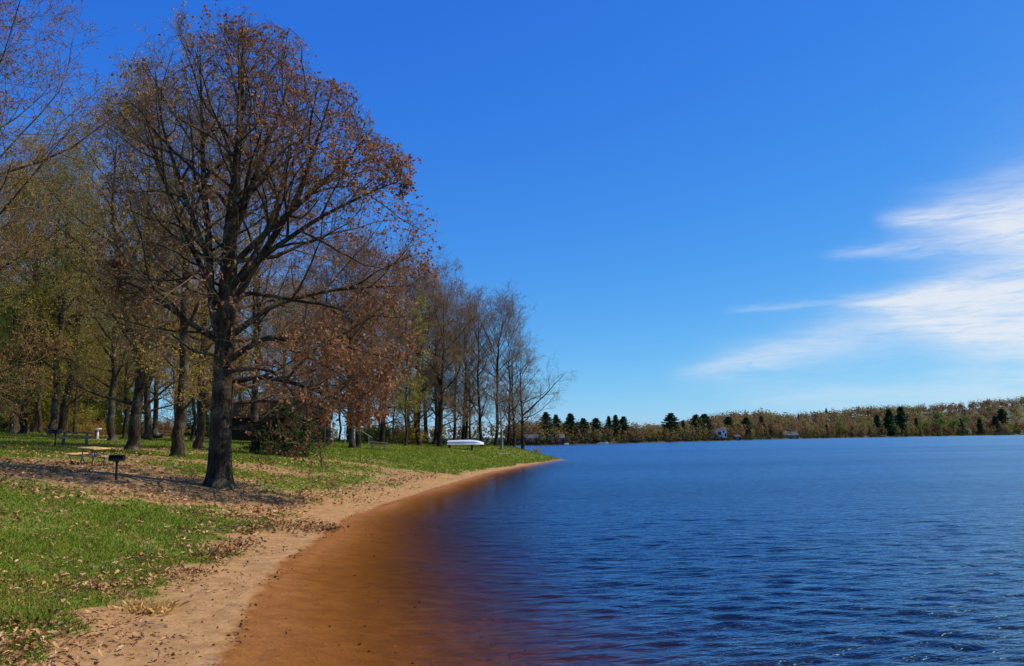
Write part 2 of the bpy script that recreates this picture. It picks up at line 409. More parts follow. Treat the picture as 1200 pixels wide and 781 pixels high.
gme = mesh_np('ground', np.column_stack([G, gz_all]), Q, None, GROUND, True,
              dict(grass=grass_mask(G, S_all), dirt=dirt_mask(G, S_all), shore=np.clip(S_all, -200, 200), far=(G[:, 1] > 300).astype(float)))
link('ground', gme, kind='structure')
# lake: a closed body, its top the water surface
wr = np.concatenate([[0.4, 3, 6], np.arange(8.5, 26, .075), np.geomspace(26, 330, 480), np.geomspace(345, 2600, 40)])
wa = np.radians(np.concatenate([np.arange(-180, -26, 7), np.arange(-26, 36, .26), np.arange(36, 180, 6)]))
A, RR = np.meshgrid(wa, wr); WG = np.stack([np.sin(A) * RR, np.cos(A) * RR], -1).reshape(-1, 2)
nr, na = RR.shape; idx = np.arange(nr * na).reshape(nr, na); jn = np.roll(idx, -1, 1)
Q = np.stack([idx[:-1], idx[1:], jn[1:], jn[:-1]], -1).reshape(-1, 4)[:, ::-1]
gw_ = np.random.default_rng(4); wz = np.zeros(len(WG)); rr_ = RR.ravel()
spc = np.maximum(.075, rr_ * .0053); calm = np.clip(1 + sdist(WG) / 6, 0, 1); calm = np.where(sdist(WG) > 0, 1, calm * calm * (3 - 2 * calm)) * np.clip((112 - WG[:, 1]) / 45, 0, 1); shw = 1 - .55 * calm
for lam in np.geomspace(.27, 2.2, 52):       # wind waves
    th_ = R_(-14) + gw_.normal(0, .38); kx, ky = math.sin(th_) * 6.283 / lam, math.cos(th_) * 6.283 / lam
    slope = .030 * gw_.uniform(.6, 1.3) * (1.0 if lam < .8 else .26)
    wz += slope * lam / 6.283 * np.clip(lam / (3.2 * spc) - .6, 0, 1) * np.sin(WG @ np.array([kx, ky]) + gw_.uniform(0, 6.28))
wz *= shw * (.6 + .8 * vnoise(WG * [.6, 1.6], .12, 77)) * (rr_ < 600)
V = np.column_stack([WG, wz]); nv = len(V)
V2 = np.vstack([V[idx[-1]], V[idx[0]]]); V2[:, 2] = -7                # deep rim and inner ring close the body
k1_ = np.arange(na); k2_ = (k1_ + 1) % na
Qall = np.vstack([Q, np.stack([idx[-1], nv + k1_, nv + k2_, jn[-1]], -1), np.stack([nv + na + k1_, nv + na + k2_, nv + k2_, nv + k1_], -1), np.stack([idx[0], jn[0], nv + na + k2_, nv + na + k1_], -1)])
lm_ = mesh_np('lake_water', np.vstack([V, V2]), Qall, None, WATER, True, dict(calm=np.concatenate([calm, np.zeros(2 * na)])))
link('lake_water', lm_, kind='structure')

# ------------------------------------------------------------------ trees
def grow(P, D, L, r0_, r1_, steps, wobv, trop, g):
    n = len(P); pts = np.empty((n, steps + 1, 3)); pts[:, 0] = P; D = D.copy()
    for k in range(steps):
        D = nrm(D + g.normal(0, wobv, (n, 3)) + np.array([0, 0, trop]))
        pts[:, k + 1] = pts[:, k] + D * (L / steps)[:, None]
    t = np.linspace(0, 1, steps + 1)[None]
    return pts, r0_[:, None] * (1 - t) + r1_[:, None] * t
def spawn(pts, rad, m, t0, t1, a0, a1, g, flat=0.0):
    """m children on each parent polyline: position, direction, parent radius, t"""
    n, S, _ = pts.shape
    t = t0 + (t1 - t0) * (np.arange(m)[None] + g.uniform(.1, .9, (n, m))) / m
    u = t * (S - 1); i = np.minimum(u.astype(int), S - 2); f = (u - i)[..., None]
    ii = np.arange(n)[:, None]
    P = pts[ii, i] * (1 - f) + pts[ii, i + 1] * f
    T = nrm(pts[ii, i + 1] - pts[ii, i]); r = rad[ii, i] * (1 - f[..., 0]) + rad[ii, i + 1] * f[..., 0]
    ph = np.arange(m)[None] * 2.4 + g.uniform(0, 6.28, (n, 1)) + g.normal(0, .4, (n, m))
    ref = np.where(np.abs(T[..., 2:3]) < .9, np.array([0, 0, 1.0]), np.array([1.0, 0, 0]))
    Nn = nrm(np.cross(T, ref)); B = np.cross(T, Nn)
    a = np.radians(g.uniform(a0, a1, (n, m)))[..., None]
    side = np.cos(ph)[..., None] * Nn + np.sin(ph)[..., None] * B * (1 - flat)
    D = nrm(np.cos(a) * T + np.sin(a) * nrm(side))
    return P.reshape(-1, 3), D.reshape(-1, 3), r.ravel(), t.ravel()
def leaves(P, size, g, flatness=0.0, droop=0.0):
    """folded leaf blades at points P: 4 verts, 2 triangles each"""
    n = len(P); a = nrm(g.normal(0, 1, (n, 3)) * np.array([1, 1, 1 - flatness]) + np.array([0, 0, -droop]))
    b = nrm(np.cross(a, g.normal(0, 1, (n, 3)))); c = np.cross(a, b)
    s = (size * g.uniform(.6, 1.3, n))[:, None]
    V = np.stack([P, P + a * s * .55 + b * s * .34 + c * s * .12, P + a * s, P + a * s * .5 - b * s * .34 + c * s * .14], 1).reshape(-1, 3)
    i = np.arange(n)[:, None] * 4
    T = np.stack([i + [0, 1, 2], i + [0, 2, 3]], 1).reshape(-1, 3)
    return V, T, np.repeat(g.uniform(0, 1, n), 2)
def lobed(P, size, g, tilt=.45):
    """curled lobed leaves lying about: a fan of 10 rim points round a raised midrib"""
    n = len(P); yaw = g.uniform(0, 6.28, n); A1 = nrm(np.column_stack([np.cos(yaw), np.sin(yaw), g.normal(0, tilt, n)]))
    up = nrm(np.column_stack([g.normal(0, tilt, (n, 2)), np.ones(n)])); B1 = nrm(np.cross(up, A1)); C1 = np.cross(A1, B1)
    u = np.array([0, .22, .34, .52, .66, .82, 1, .82, .66, .52, .34, .22]); v = np.array([0, .16, .08, .30, .14, .24, 0, -.24, -.14, -.30, -.08, -.16])
    cur = g.uniform(.1, .9, n)[:, None]; s = (size * g.uniform(.6, 1.3, n))[:, None, None]
    c = cur * np.abs(v) * .9 + g.uniform(-.3, .5, n)[:, None] * (u - .4) ** 2
    R = P[:, None] + s * (u[None, :, None] * A1[:, None] + v[None, :, None] * B1[:, None] * (1 - .3 * cur[..., None]) + c[..., None] * C1[:, None])
    mid = P[:, None] + s * (.5 * A1[:, None])
    V = np.concatenate([R, mid], 1).reshape(-1, 3); i = np.arange(n)[:, None] * 13
    T = np.stack([np.hstack([i + 12, i + k, i + (k + 1) % 12]) for k in range(12)], 1).reshape(-1, 3)
    return V, T, np.repeat(g.uniform(0, 1, n), 12)
def cards(P, Nn, size, g, noise=.35):
    """leaf masses for far crowns: blunt blades that face outwards from the crown"""
    n = len(P); Nn = nrm(Nn + g.normal(0, noise, (n, 3))); a = nrm(np.cross(Nn, g.normal(0, 1, (n, 3)))); b = np.cross(Nn, a)
    s = (size * g.uniform(.6, 1.3, n))[:, None] * .5; k = g.uniform(.6, 1, (n, 4, 1))
    V = np.stack([P + a * s * k[:, 0], P + b * s * k[:, 1], P - a * s * k[:, 2], P - b * s * k[:, 3]], 1).reshape(-1, 3); i = np.arange(n)[:, None] * 4
    return V, np.stack([i + [0, 1, 2], i + [0, 2, 3]], 1).reshape(-1, 3), np.repeat(g.uniform(0, 1, n), 2)
def trunk_mesh(parts, name, flare=None):
    mb = MB()
    for pts, rad_, k in parts:
        V, Qd = tubes(pts, rad_, k)
        if flare and k >= 12:
            z = V[:, 2]; th = np.arctan2(V[:, 1], V[:, 0])
            kf = np.exp(-np.maximum(z, -.3) / flare[1]) * flare[0] * (1 + .45 * np.cos(5 * th + flare[2]) + .3 * np.cos(3 * th + 1.7 * flare[2]))
            kk = 1 + kf; V[:, 0] *= kk; V[:, 1] *= kk
            rough = 1 + .05 * np.sin(th * 7 + z * .8) + .03 * np.sin(th * 13 - z * 2.1)
            cx = np.interp(z, pts[0, :, 2], pts[0, :, 0]); cy = np.interp(z, pts[0, :, 2], pts[0, :, 1])
            V[:, 0] = cx + (V[:, 0] - cx) * rough; V[:, 1] = cy + (V[:, 1] - cy) * rough
        mb.raw(V, Qd)
    return mb.mesh(name, BARK, True)
def twig_mesh(parts, name, mat):
    mb = MB()
    for pts, rad_, k in parts: mb.raw(*tubes(pts, rad_, k))
    return mb.mesh(name, mat, False)

def tree_variant(seed, H, bole, r, spread, n1=24, fork=None, lowang=(55, 75), nleaf=6000, lsize=.08, n2=8, n3=6, n4=4,
                 trop=.05, taper=.75, clump=.35, top=.35, twigmat=None, limb=None):
    g = np.random.default_rng(seed)
    leaders = []
    z = np.linspace(-.3, 1, 15) ; z = np.where(z < 0, -.02, z)
    st = np.array([0, .014, .028, .045, .07, .12, .2, .28, .36, .45, .55, .66, .77, .89, 1])
    cx = np.cumsum(g.normal(0, .012, 15)) * H * .35; cy = np.cumsum(g.normal(0, .012, 15)) * H * .35
    cx -= cx[0]; cy -= cy[0]
    P0 = np.stack([cx, cy, -.25 + st * (H * .93 + .25)], -1)[None]
    r_main = r * np.interp(st, [0, .06, .35, .7, 1], [1.08, .95, taper * .95, taper * .45, .04])[None]
    leaders.append((P0, r_main, 12, bole / H))
    if fork:
        for fz, fx, fy, fr in fork:     # co-dominant stems
            b = np.array([np.interp(fz * H, P0[0, :, 2], P0[0, :, 0]), np.interp(fz * H, P0[0, :, 2], P0[0, :, 1]), fz * H])
            D = nrm(np.array([[fx, fy, 1.0]]))
            L = np.array([H * (.97 - fz)])
            pp, rr = grow(b[None], D, L, np.array([r * fr]), np.array([.03]), 10, .07, .06, g)
            leaders.append((pp, rr, 8, .12))
    tp = [(a, b, k) for a, b, k, _ in leaders]
    L1P, L1D, L1L, L1R = [], [], [], []
    nl = len(leaders)
    for li_, (pp, rr, k, tb) in enumerate(leaders):
        m = n1 if nl == 1 else int(n1 * .65)
        P, D, rp, t = spawn(pp, rr, m, tb, .985, 20, 40, g)
        u = (P[:, 2] / H - bole / H) / (1 - bole / H); u = np.clip(u, 0, 1)
        az_ = np.arange(m) * 2.4 + g.uniform(0, 6.28) + g.normal(0, .35, m)
        an = np.radians(np.interp(u, [0, 1], [g.uniform(*lowang), 22]) + g.normal(0, 7, m))
        D = np.stack([np.sin(an) * np.cos(az_), np.sin(an) * np.sin(az_), np.cos(an)], -1)
        L = spread * np.interp(u, [0, .25, .55, 1], [.85, 1.1, .95, top]) * g.uniform(.75, 1.2, m) / np.maximum(np.sin(an), .55)
        L1P.append(P); L1D.append(D); L1L.append(L); L1R.append(np.minimum(rp * .55, .022 * L + .01))
    P, D, L, Rr = map(np.concatenate, (L1P, L1D, L1L, L1R))
    if limb:
        for (lz, lx, ly, ln, lr, up) in limb:
            b = np.array([np.interp(lz, P0[0, :, 2], P0[0, :, 0]), np.interp(lz, P0[0, :, 2], P0[0, :, 1]), lz])
            P = np.vstack([P, b]); D = np.vstack([D, nrm(np.array([[lx, ly, up]]))]); L = np.append(L, ln); Rr = np.append(Rr, lr)
    p1, r1 = grow(P, D, L, Rr, np.full(len(P), .012), 7, .12, trop, g)
    tp.append((p1, r1, 5))
    P, D, rp, t = spawn(p1, r1, n2, .2, 1, 28, 62, g, .3)
    Lp = np.repeat(L, n2); l2 = Lp * (.50 - .28 * t) * g.uniform(.6, 1.25, len(P)) + .25
    p2, r2 = grow(P, D, l2, np.minimum(rp * .6, .008 * l2 + .008), np.full(len(P), .007), 4, .15, trop * .8, g)
    P, D, rp, t = spawn(p2, r2, n3, .15, 1, 25, 60, g)
    l3 = np.repeat(l2, n3) * (.5 - .2 * t) * g.uniform(.6, 1.3, len(P)) + .22
    p3, r3 = grow(P, D, l3, np.minimum(rp * .75, .015), np.full(len(P), .007), 3, .18, trop, g)
    P, D, rp, t = spawn(p3, r3, n4, .2, 1, 22, 55, g)
    l4 = np.repeat(l3, n4) * .45 * g.uniform(.6, 1.3, len(P)) + .15
    p4, r4 = grow(P, D, l4, np.full(len(P), .0085), np.full(len(P), .005), 1, .2, trop, g)
    trunk = trunk_mesh(tp, 'trunk', (.26, .30, seed * 1.3))
    tw = twig_mesh([(p2, r2, 4), (p3, r3, 3), (p4, r4, 3)], 'crown', twigmat or TWIG)
    i = g.integers(0, len(p4), nleaf); k = g.uniform(.3, 1, (nleaf, 1))
    lp = p4[i, 0] * (1 - k) + p4[i, 1] * k + g.normal(0, clump * lsize * 1.5, (nleaf, 3))
    V, T, rv = leaves(lp, lsize, g)
    lf = mesh_np('leaves', V, None, T, BUD['olive'], False, None, dict(rnd=rv))
    return trunk, tw, lf

def plant_tree(name, var, loc, scale, rz, leaf, label, group=None, cat='tree', barkm=None, twigm=None, sz=None):
    root = link(name, None, loc=loc, rz=rz, label=label, cat=cat, group=group)
    root.scale = (scale, scale, sz or scale)
    link('trunk', var[0], root, mat=barkm)
    c_ = link('crown', var[1], root, mat=twigm)
    if leaf is not None: link('leaves', var[2], c_, mat=leaf)
    return root

# ---- the big oak in front
def hero_oak():
    g = np.random.default_rng(11)
    def spl(kz, n=22):
        kz = np.array(kz, float); u = np.linspace(0, 1, len(kz)); v = np.linspace(0, 1, n)
        # smooth by Catmull-like double interpolation
        out = np.stack([np.interp(v, u, kz[:, j]) for j in range(kz.shape[1])], -1)
        for _ in range(2): out[1:-1] = (out[:-2] + 2 * out[1:-1] + out[2:]) / 4
        return out
    main = spl([(0, 0, -.4, .57), (0, 0, .4, .50), (-.02, .02, 2, .445), (0, .05, 4, .42), (.05, .0, 6.4, .40), (.12, -.05, 8.5, .37), (.15, 0, 11, .29), (.3, .1, 14, .19), (.5, 0, 17, .1), (.45, 0, 20.6, .02)], 40)
    stems = [spl([(-.1, -.1, 6.0, .18), (-.50, -.25, 7.8, .17), (-.62, -.3, 10, .15), (-1.0, -.2, 13, .13), (-1.3, 0, 16.5, .07), (-1.5, .1, 19.6, .02)]),
             spl([(.15, -.1, 7.2, .19), (1.0, -.35, 8.8, .17), (2.2, -.6, 10.6, .14), (3.3, -.7, 12.4, .13), (4.1, -.7, 15, .07), (4.6, -.6, 17, .02)]),
             spl([(-.1, .1, 7.6, .14), (-1.2, .6, 9.4, .12), (-2.4, 1.0, 11.6, .11), (-3.6, 1.2, 14.5, .06), (-4.4, 1.3, 17, .02)]),
             spl([(.2, 0, 10.5, .16), (.9, .2, 13, .12), (1.9, .3, 16, .07), (2.7, .4, 18.8, .02)]),
             spl([(.15, 0, 9.4, .15), (1.6, .2, 11, .13), (3.6, .3, 12.8, .09), (5.2, .4, 14.4, .05), (6.3, .4, 15.8, .02)]),
             spl([(.12, -.1, 8.4, .14), (2.0, -1.0, 9.8, .12), (4.4, -1.6, 11.2, .08), (6.6, -1.9, 12.2, .04), (7.8, -2.0, 12.6, .015)]),
             spl([(-.62, -.3, 9.6, .12), (-1.6, -.7, 12.4, .09), (-2.6, -1, 15.5, .05), (-3.0, -1, 18, .02)]),
             spl([(.1, .2, 8.4, .15), (.9, 1.4, 10.4, .13), (1.5, 2.6, 13, .11), (1.9, 3.2, 16.4, .05), (2.0, 3.4, 18.6, .02)]),
             spl([(.1, -.2, 8.8, .14), (.9, -1.5, 10.6, .12), (1.2, -2.7, 12.6, .1), (1.5, -3.4, 16, .05), (1.5, -3.7, 18, .02)]),
             spl([(.2, .1, 4.4, .13), (1.6, .2, 4.7, .11), (3.2, .1, 4.35, .085), (4.8, -.1, 3.7, .06), (6.0, -.2, 3.3, .03), (6.8, -.1, 3.1, .012)]),
             spl([(.2, -.1, 5.3, .14), (1.8, -.4, 6.3, .12), (3.6, -.8, 6.3, .09), (5.4, -.9, 5.8, .06), (7.3, -.8, 5.3, .02)]),
             spl([(.2, .1, 6.4, .15), (1.9, .7, 7.9, .12), (4.0, 1.3, 8.6, .09), (6.2, 1.5, 8.8, .05), (8.0, 1.5, 8.8, .015)]),
             spl([(-.2, 0, 6.2, .13), (-1.4, -.5, 7.0, .11), (-2.8, -1.0, 8.2, .08), (-4.2, -1.4, 8.8, .03), (-4.9, -1.5, 9.0, .012)])]
    tp = [(main[None, :, :3], main[None, :, 3], 20)] + [(s[None, :, :3], s[None, :, 3], 9) for s in stems]
    ez = [2, 3, 4, 6, 8, 11, 14, 16, 18, 20, 22]
    er = [5.0, 7.2, 8.2, 8.8, 9.0, 8.8, 7.6, 6.4, 4.9, 2.9, .2]; elf = [2, 2.6, 3.2, 4.2, 4.8, 5.2, 5.4, 5.2, 4.3, 2.4, .2]
    def env(x, y, z):
        a = np.arctan2(y, x); k = (np.cos(a) + 1) / 2
        return (np.interp(z, ez, er) * k + np.interp(z, ez, elf) * (1 - k)) * (.98 + .08 * np.sin(3 * a + z * .9) * np.cos(z * 1.3 + 2 * a) + .07 * np.sin(5 * a - z * 2.1))
    LP, LD, LL, LR = [], [], [], []
    for j, (pp, rr, k) in enumerate(tp):
        m = 34 if j == 0 else (11 if j < 10 else 10)
        P, D, rp, t = spawn(pp, rr, m, .24 if j == 0 else .25, .99, 38, 62, g)
        if j == 0:
            az_ = np.arange(m) * 2.4 + g.normal(0, .3, m); u = np.clip((P[:, 2] - 4) / 16, 0, 1)
            e = np.radians(np.interp(u, [0, .3, 1], [4, 22, 66]) + g.normal(0, 7, m))
            D = np.stack([np.cos(e) * np.cos(az_), np.cos(e) * np.sin(az_), np.sin(e)], -1)
            keep = ~((P[:, 2] < 6) & (np.cos(az_) < -.2))
            P, D, rp = P[keep], D[keep], rp[keep]
        # length out to the crown envelope
        L = np.full(len(P), .5)
        for q in np.linspace(.6, 11, 40):
            e_ = P + D * q; ins = np.hypot(e_[:, 0], e_[:, 1]) < env(e_[:, 0], e_[:, 1], e_[:, 2])
            L = np.where(ins, q, L)
        L = np.clip(L * g.uniform(.82, 1.05, len(P)), .5, 5.0 if j else 9.5)
        LP.append(P); LD.append(D); LL.append(L); LR.append(np.minimum(rp * .6, .0125 * L + .006))
    P, D, L, Rr = map(np.concatenate, (LP, LD, LL, LR))
    p1, r1 = grow(P, D, L, Rr, np.full(len(P), .01), 8, .13, .02, g)
    def pull(p):
        p[..., 2] = np.where(p[..., 2] > 20.2, 20.2 + (p[..., 2] - 20.2) * .3, p[..., 2])
        rr_ = np.hypot(p[..., 0], p[..., 1]); e_ = env(p[..., 0], p[..., 1], p[..., 2]); f = np.minimum(1, e_ / np.maximum(rr_, 1e-6)); f = np.maximum(f, .75)
        p[..., 0] *= f; p[..., 1] *= f
    pull(p1); tp.append((p1, r1, 6))
    n2, n3, n4 = 7, 6, 4
    P, D, rp, t = spawn(p1, r1, n2, .15, 1, 30, 65, g, .2)
    l2 = np.repeat(L, n2) * (.46 - .24 * t) * g.uniform(.6, 1.25, len(P)) + .22
    p2, r2 = grow(P, D, l2, np.minimum(rp * .6, .008 * l2 + .007), np.full(len(P), .006), 5, .17, .03, g); pull(p2)
    P, D, rp, t = spawn(p2, r2, n3, .15, 1, 28, 60, g)
    l3 = np.repeat(l2, n3) * (.46 - .2 * t) * g.uniform(.6, 1.3, len(P)) + .14
    p3, r3 = grow(P, D, l3, np.minimum(rp * .7, .009), np.full(len(P), .004), 3, .2, .03, g)
    P, D, rp, t = spawn(p3, r3, n4, .3, 1, 22, 55, g)
    l4 = np.repeat(l3, n4) * .4 * g.uniform(.6, 1.3, len(P)) + .08
    p4, r4 = grow(P, D, l4, np.full(len(P), .0055), np.full(len(P), .003), 1, .2, .03, g)
    def inside(p, k=1.06):
        e_ = p[:, -1]; return np.hypot(e_[:, 0], e_[:, 1]) < env(e_[:, 0], e_[:, 1], e_[:, 2]) * k
    trunk = trunk_mesh(tp, 'trunk', (.30, .45, 2.0))
    k4, k3 = inside(p4), inside(p3)
    tw = twig_mesh([(p2, r2, 4), (p3[k3], r3[k3], 3), (p4[k4], r4[k4], 3)], 'crown', TWIG)
    # dead leaves held in tufts, thickest low and to the lake side
    q = p4[k4]; tip = q[:, -1]
    wt = np.interp(tip[:, 2], [3, 9, 14, 21], [1.25, 1.0, .65, .7]) * np.interp(tip[:, 0], [-4, 0, 6], [.55, .8, 1.2])
    wt *= np.clip(vnoise(np.column_stack([tip[:, 0] + tip[:, 1] * .7, tip[:, 2]]), .7, 5) * 2.4 - .5, .05, 2)
    nt = 9000; i = g.choice(len(q), nt, p=wt / wt.sum())
    i = np.repeat(i, g.integers(1, 5, nt)); lp = q[i, -1] + g.normal(0, .07, (len(i), 3))
    V, T, rv = leaves(lp, .15, g, 0, .5)
    lf = mesh_np('leaves', V, None, T, OAKLEAF, False, None, dict(rnd=rv))
    return trunk, tw, lf
HB = hit(257, 571)
ho = hero_oak()
o = plant_tree('oak_tree', ho, (HB[0], HB[1], HB[2]), .985, 0, None,
               'large oak holding brown dead leaves, nearest the water, right of the pedestal grill')
link('leaves', ho[2], [c for c in o.children if c.name.startswith('crown')][0])

# ---- other trees: a few grown shapes, each used at several places
V_FORK = tree_variant(101, 22, 7.5, .39, 5.5, 26, fork=[(.24, -.22, .1, .62)], nleaf=14000, lsize=.125)
V_TALL = tree_variant(102, 23, 10, .33, 4.6, 26, nleaf=10000, lsize=.13)
V_OPEN = tree_variant(103, 22, 8.2, .37, 5.6, 26, fork=[(.36, .28, -.1, .55)], nleaf=14000, lsize=.14)
V_LAKE = tree_variant(104, 21, 7.0, .28, 4.6, 24, fork=[(.42, -.3, .15, .6)], nleaf=7000, lsize=.09, twigmat=TWIGG, lowang=(40, 55))
V_LAKE2 = tree_variant(105, 21, 8.0, .26, 4.0, 24, nleaf=7000, lsize=.09, twigmat=TWIGG, lowang=(42, 60))
V_END = tree_variant(106, 14, 5.0, .24, 2.9, 20, nleaf=1600, lsize=.07, twigmat=TWIGG, lowang=(45, 60),
                     limb=[(4.8, 1.0, -.1, 10.0, .15, .50), (4.4, .9, .2, 6.0, .08, .15), (6.5, .8, -.3, 6.0, .09, .5)], trop=.03)
V_YOUNG = tree_variant(107, 13, 2.6, .13, 3.2, 22, nleaf=17000, lsize=.19, clump=.9, lowang=(50, 70), n3=5, n4=3)
V_THIN = tree_variant(108, 21, 9, .20, 3.4, 20, nleaf=8000, lsize=.14, n2=7, n3=5)
V_EDGE = tree_variant(109, 21, 6.0, .42, 7.2, 24, fork=[(.3, .3, .2, .55)], nleaf=22000, lsize=.11, lowang=(60, 80))

def T_(name, var, px, depth, h, leaf, label, rz=0, group=None, py=None, bk=None, tw=None, base=None, lean=0.0, dz=0.0):
    p = hit(px, py) if py else at(px, depth)
    o = plant_tree(name, var, (p[0], p[1], p[2] + dz), h, rz, BUD[leaf] if leaf else None, label, group, barkm=bk, twigm=tw)
    o.rotation_euler = (0, lean, rz)
    return o
GW = 'tall trees of the lakeside wood'
T_('hardwood_tree', V_FORK, 158, 0, 1.0, 'olive', 'tall tree with low forked trunk just behind the near picnic table', .3, GW, py=528)
T_('hardwood_tree', V_OPEN, 207, 0, .98, 'olive', 'thick dark trunk with flared base between near grill and large oak', 2.3, GW, py=535)
T_('hardwood_tree', V_TALL, 237, 0, 1.0, 'olive', 'straight tree close behind the large oak on its left side', 4.0, GW, py=527)
T_('hardwood_tree', V_TALL, 127, 0, 1.02, 'olive', 'straight tall trunk just right of the white drinking fountain', 1.1, GW, py=518)
T_('hardwood_tree', V_THIN, 143, 86, 1.05, 'olive', 'slim trunk seen directly left of the low forked tree', .6, GW)
T_('hardwood_tree', V_FORK, 172, 84, .95, 'olive', 'dark trunk behind the fallen log left of the sky gap', 3.4, GW)
T_('hardwood_tree', V_TALL, 180, 92, .9, 'red', 'trunk by the left edge of the sky gap', 5.4, GW)
T_('hardwood_tree', V_THIN, 200, 96, .95, 'olive', 'slim trunk by the right edge of the sky gap', 2.0, GW)
T_('hardwood_tree', V_THIN, 222, 90, 1.0, 'olive', 'slim trunk between the two flared trunks left of the large oak', 1.0, GW)
T_('hardwood_tree', V_OPEN, 299, 0, .86, 'russet', 'dark trunk rising just left of the low spruce', 5.0, GW, py=532)
T_('hardwood_tree', V_OPEN, 385, 88, .92, 'russet', 'dark trunk beside the right end of the dark cabin', 1.0, GW)
T_('hardwood_tree', V_FORK, 411, 0, .86, 'russet', 'left stem of the close pair of trunks before the railing', 4.4, GW, py=526)
T_('hardwood_tree', V_TALL, 421, 89, .84, 'russet', 'right stem of the close pair of trunks before the railing', 2.6, GW)
T_('hardwood_tree', V_THIN, 352, 108, .9, 'russet', 'slim tree rising behind the dark cabin roof', .2, GW)
T_('hardwood_tree', V_OPEN, 330, 112, .88, 'olive', 'broad tree rising behind the middle of the dark cabin', 2.2, GW)
T_('hardwood_tree', V_OPEN, 447, 106, .88, 'russet', 'brown leaved tree behind the far right picnic table', 3.6, GW)
T_('young_tree', V_THIN, 474, 104, .82, 'yellow', 'yellow green leafing tree at the right edge of the oak crown', .4)
T_('hardwood_tree', V_EDGE, -108, 40, 1.0, 'red', 'tree at the left picture edge with reddish buds overhanging the frame', .7)
T_('hardwood_tree', V_EDGE, -45, 62, .95, 'olive', 'broad olive budded tree at the left picture edge behind the overhanging branches', 3.3)
LK = 'bare trees near the overturned boat'
GB = BARK2
lake = [(484, 118, V_LAKE2, 1.02, 'leftmost bare trunk right of the oak crown', 0), (493, 112, V_LAKE, 1.08, 'tall bare tree with high crown standing second right of the oak crown', 1.1),
        (508, 116, V_LAKE2, 1.08, 'left of the two thick bare trunks left of the boat post', 2.1), (514, 110, V_OPEN, .92, 'thickest bare trunk left of the boat post', 3.0),
        (521, 120, V_LAKE2, 1.0, 'slim bare trunk just left of the boat post', 4.2), (530, 130, V_LAKE, .92, 'slanting bare tree behind the left end of the boat', 5.0),
        (539, 122, V_LAKE2, .96, 'slim bare trunk rising behind the boat hull left half', .5), (543, 126, V_LAKE2, .9, 'bare trunk rising behind the middle of the boat', 1.7),
        (553, 134, V_LAKE, .78, 'crooked low branching bare tree behind the boat bow', 2.4), (568, 116, V_LAKE2, .92, 'bare tree just right of the boat bow', 3.9),
        (580, 118, V_LAKE, .92, 'tall wide crowned bare tree midway between boat and point', 5.5), (592, 122, V_LAKE2, .86, 'straight bare tree third from the end of the point', .9),
        (604, 124, V_LAKE2, .80, 'straight bare tree second from the end of the point', 2.9)]
for px, dp, var, h, lb, rz in lake:
    T_('bare_tree', var, px, dp, h, 'grey', lb, rz, LK, bk=GB, tw=TWIGG)
T_('bare_tree', V_END, 612, 122, 1.0, 'grey', 'last bare tree on the point, one long limb reaching over the water', 0, LK, bk=GB, tw=TWIGG)
pb = tree_variant(111, 9, 4.5, .20, 1.6, 12, nleaf=500, lsize=.07, n2=5, n3=4, n4=3, twigmat=TWIGG)
T_('birch_tree', pb, 587, 114, .9, 'grey', 'thin pale trunk leaning beside the tall wide crowned bare tree', 1.2, None, bk=PALEBARK, lean=-.10)
# left wood: leaning trunks far behind the second table
LW = [(12, 100, V_TALL, 1.0, 'yellow', 'leftmost thick leaning trunk at the back of the lawn'), (24, 98, V_TALL, .95, 'yellow', 'second thick leaning trunk from the left picture edge'),
      (38, 106, V_THIN, 1.0, 'yellow', 'slim leaning trunk third from the left picture edge'), (50, 104, V_THIN, 1.05, 'yellow', 'slim pale trunk left of the far grill'),
      (62, 96, V_TALL, 1.0, 'yellow', 'thick leaning trunk right behind the far grill'), (73, 98, V_FORK, .95, 'yellow', 'leaning trunk rising behind the far picnic table'),
      (88, 112, V_EDGE, .62, 'yellow', 'low branching crooked tree behind the far picnic table'), (99, 118, V_THIN, 1.0, 'olive', 'slim dark trunk left of the white drinking fountain')]
for i, (px, dp, var, h, lf_, lb) in enumerate(LW):
    T_('hardwood_tree', var, px, dp, h * (1.4 if h > .8 else 1.0), lf_, lb, i * 1.3, GW, lean=.045)
# trees at the back of the wood
MARKS = [(-30, 'the left picture edge'), (14, 'the two leftmost leaning trunks'), (40, 'the slim leaning trunk'), (65, 'the far grill'), (88, 'the far picnic table'), (113, 'the drinking fountain'), (127, 'the straight trunk beside the fountain'),
         (158, 'the low forked tree'), (187, 'the sky gap'), (207, 'the thick flared trunk'), (237, 'the straight tree beside the oak'), (257, 'the large oak trunk'), (299, 'the trunk beside the spruce'), (331, 'the spruce'), (362, 'the cabin end'),
         (385, 'the trunk at the cabin end'), (416, 'the close trunk pair'), (443, 'the distant lawn table'), (474, 'the oak crown edge'), (490, 'the first bare trees')]
USED = set()
def place_words(what, px):
    """a phrase that no other thing carries, by the nearest landmark in view"""
    for lx, nm in sorted(MARKS, key=lambda q: abs(q[0] - px)):
        for rel in (['directly behind'] if abs(px - lx) < 5 else []) + (['behind and left of'] if px < lx else ['behind and right of']):
            t_ = f'{what} {rel} {nm}'
            if t_ not in USED: USED.add(t_); return t_
LEAFW = {'yellow': 'yellow green', 'green': 'fresh green', 'olive': 'olive brown', 'russet': 'russet', 'red': 'reddish'}
g = np.random.default_rng(5)
k = 0
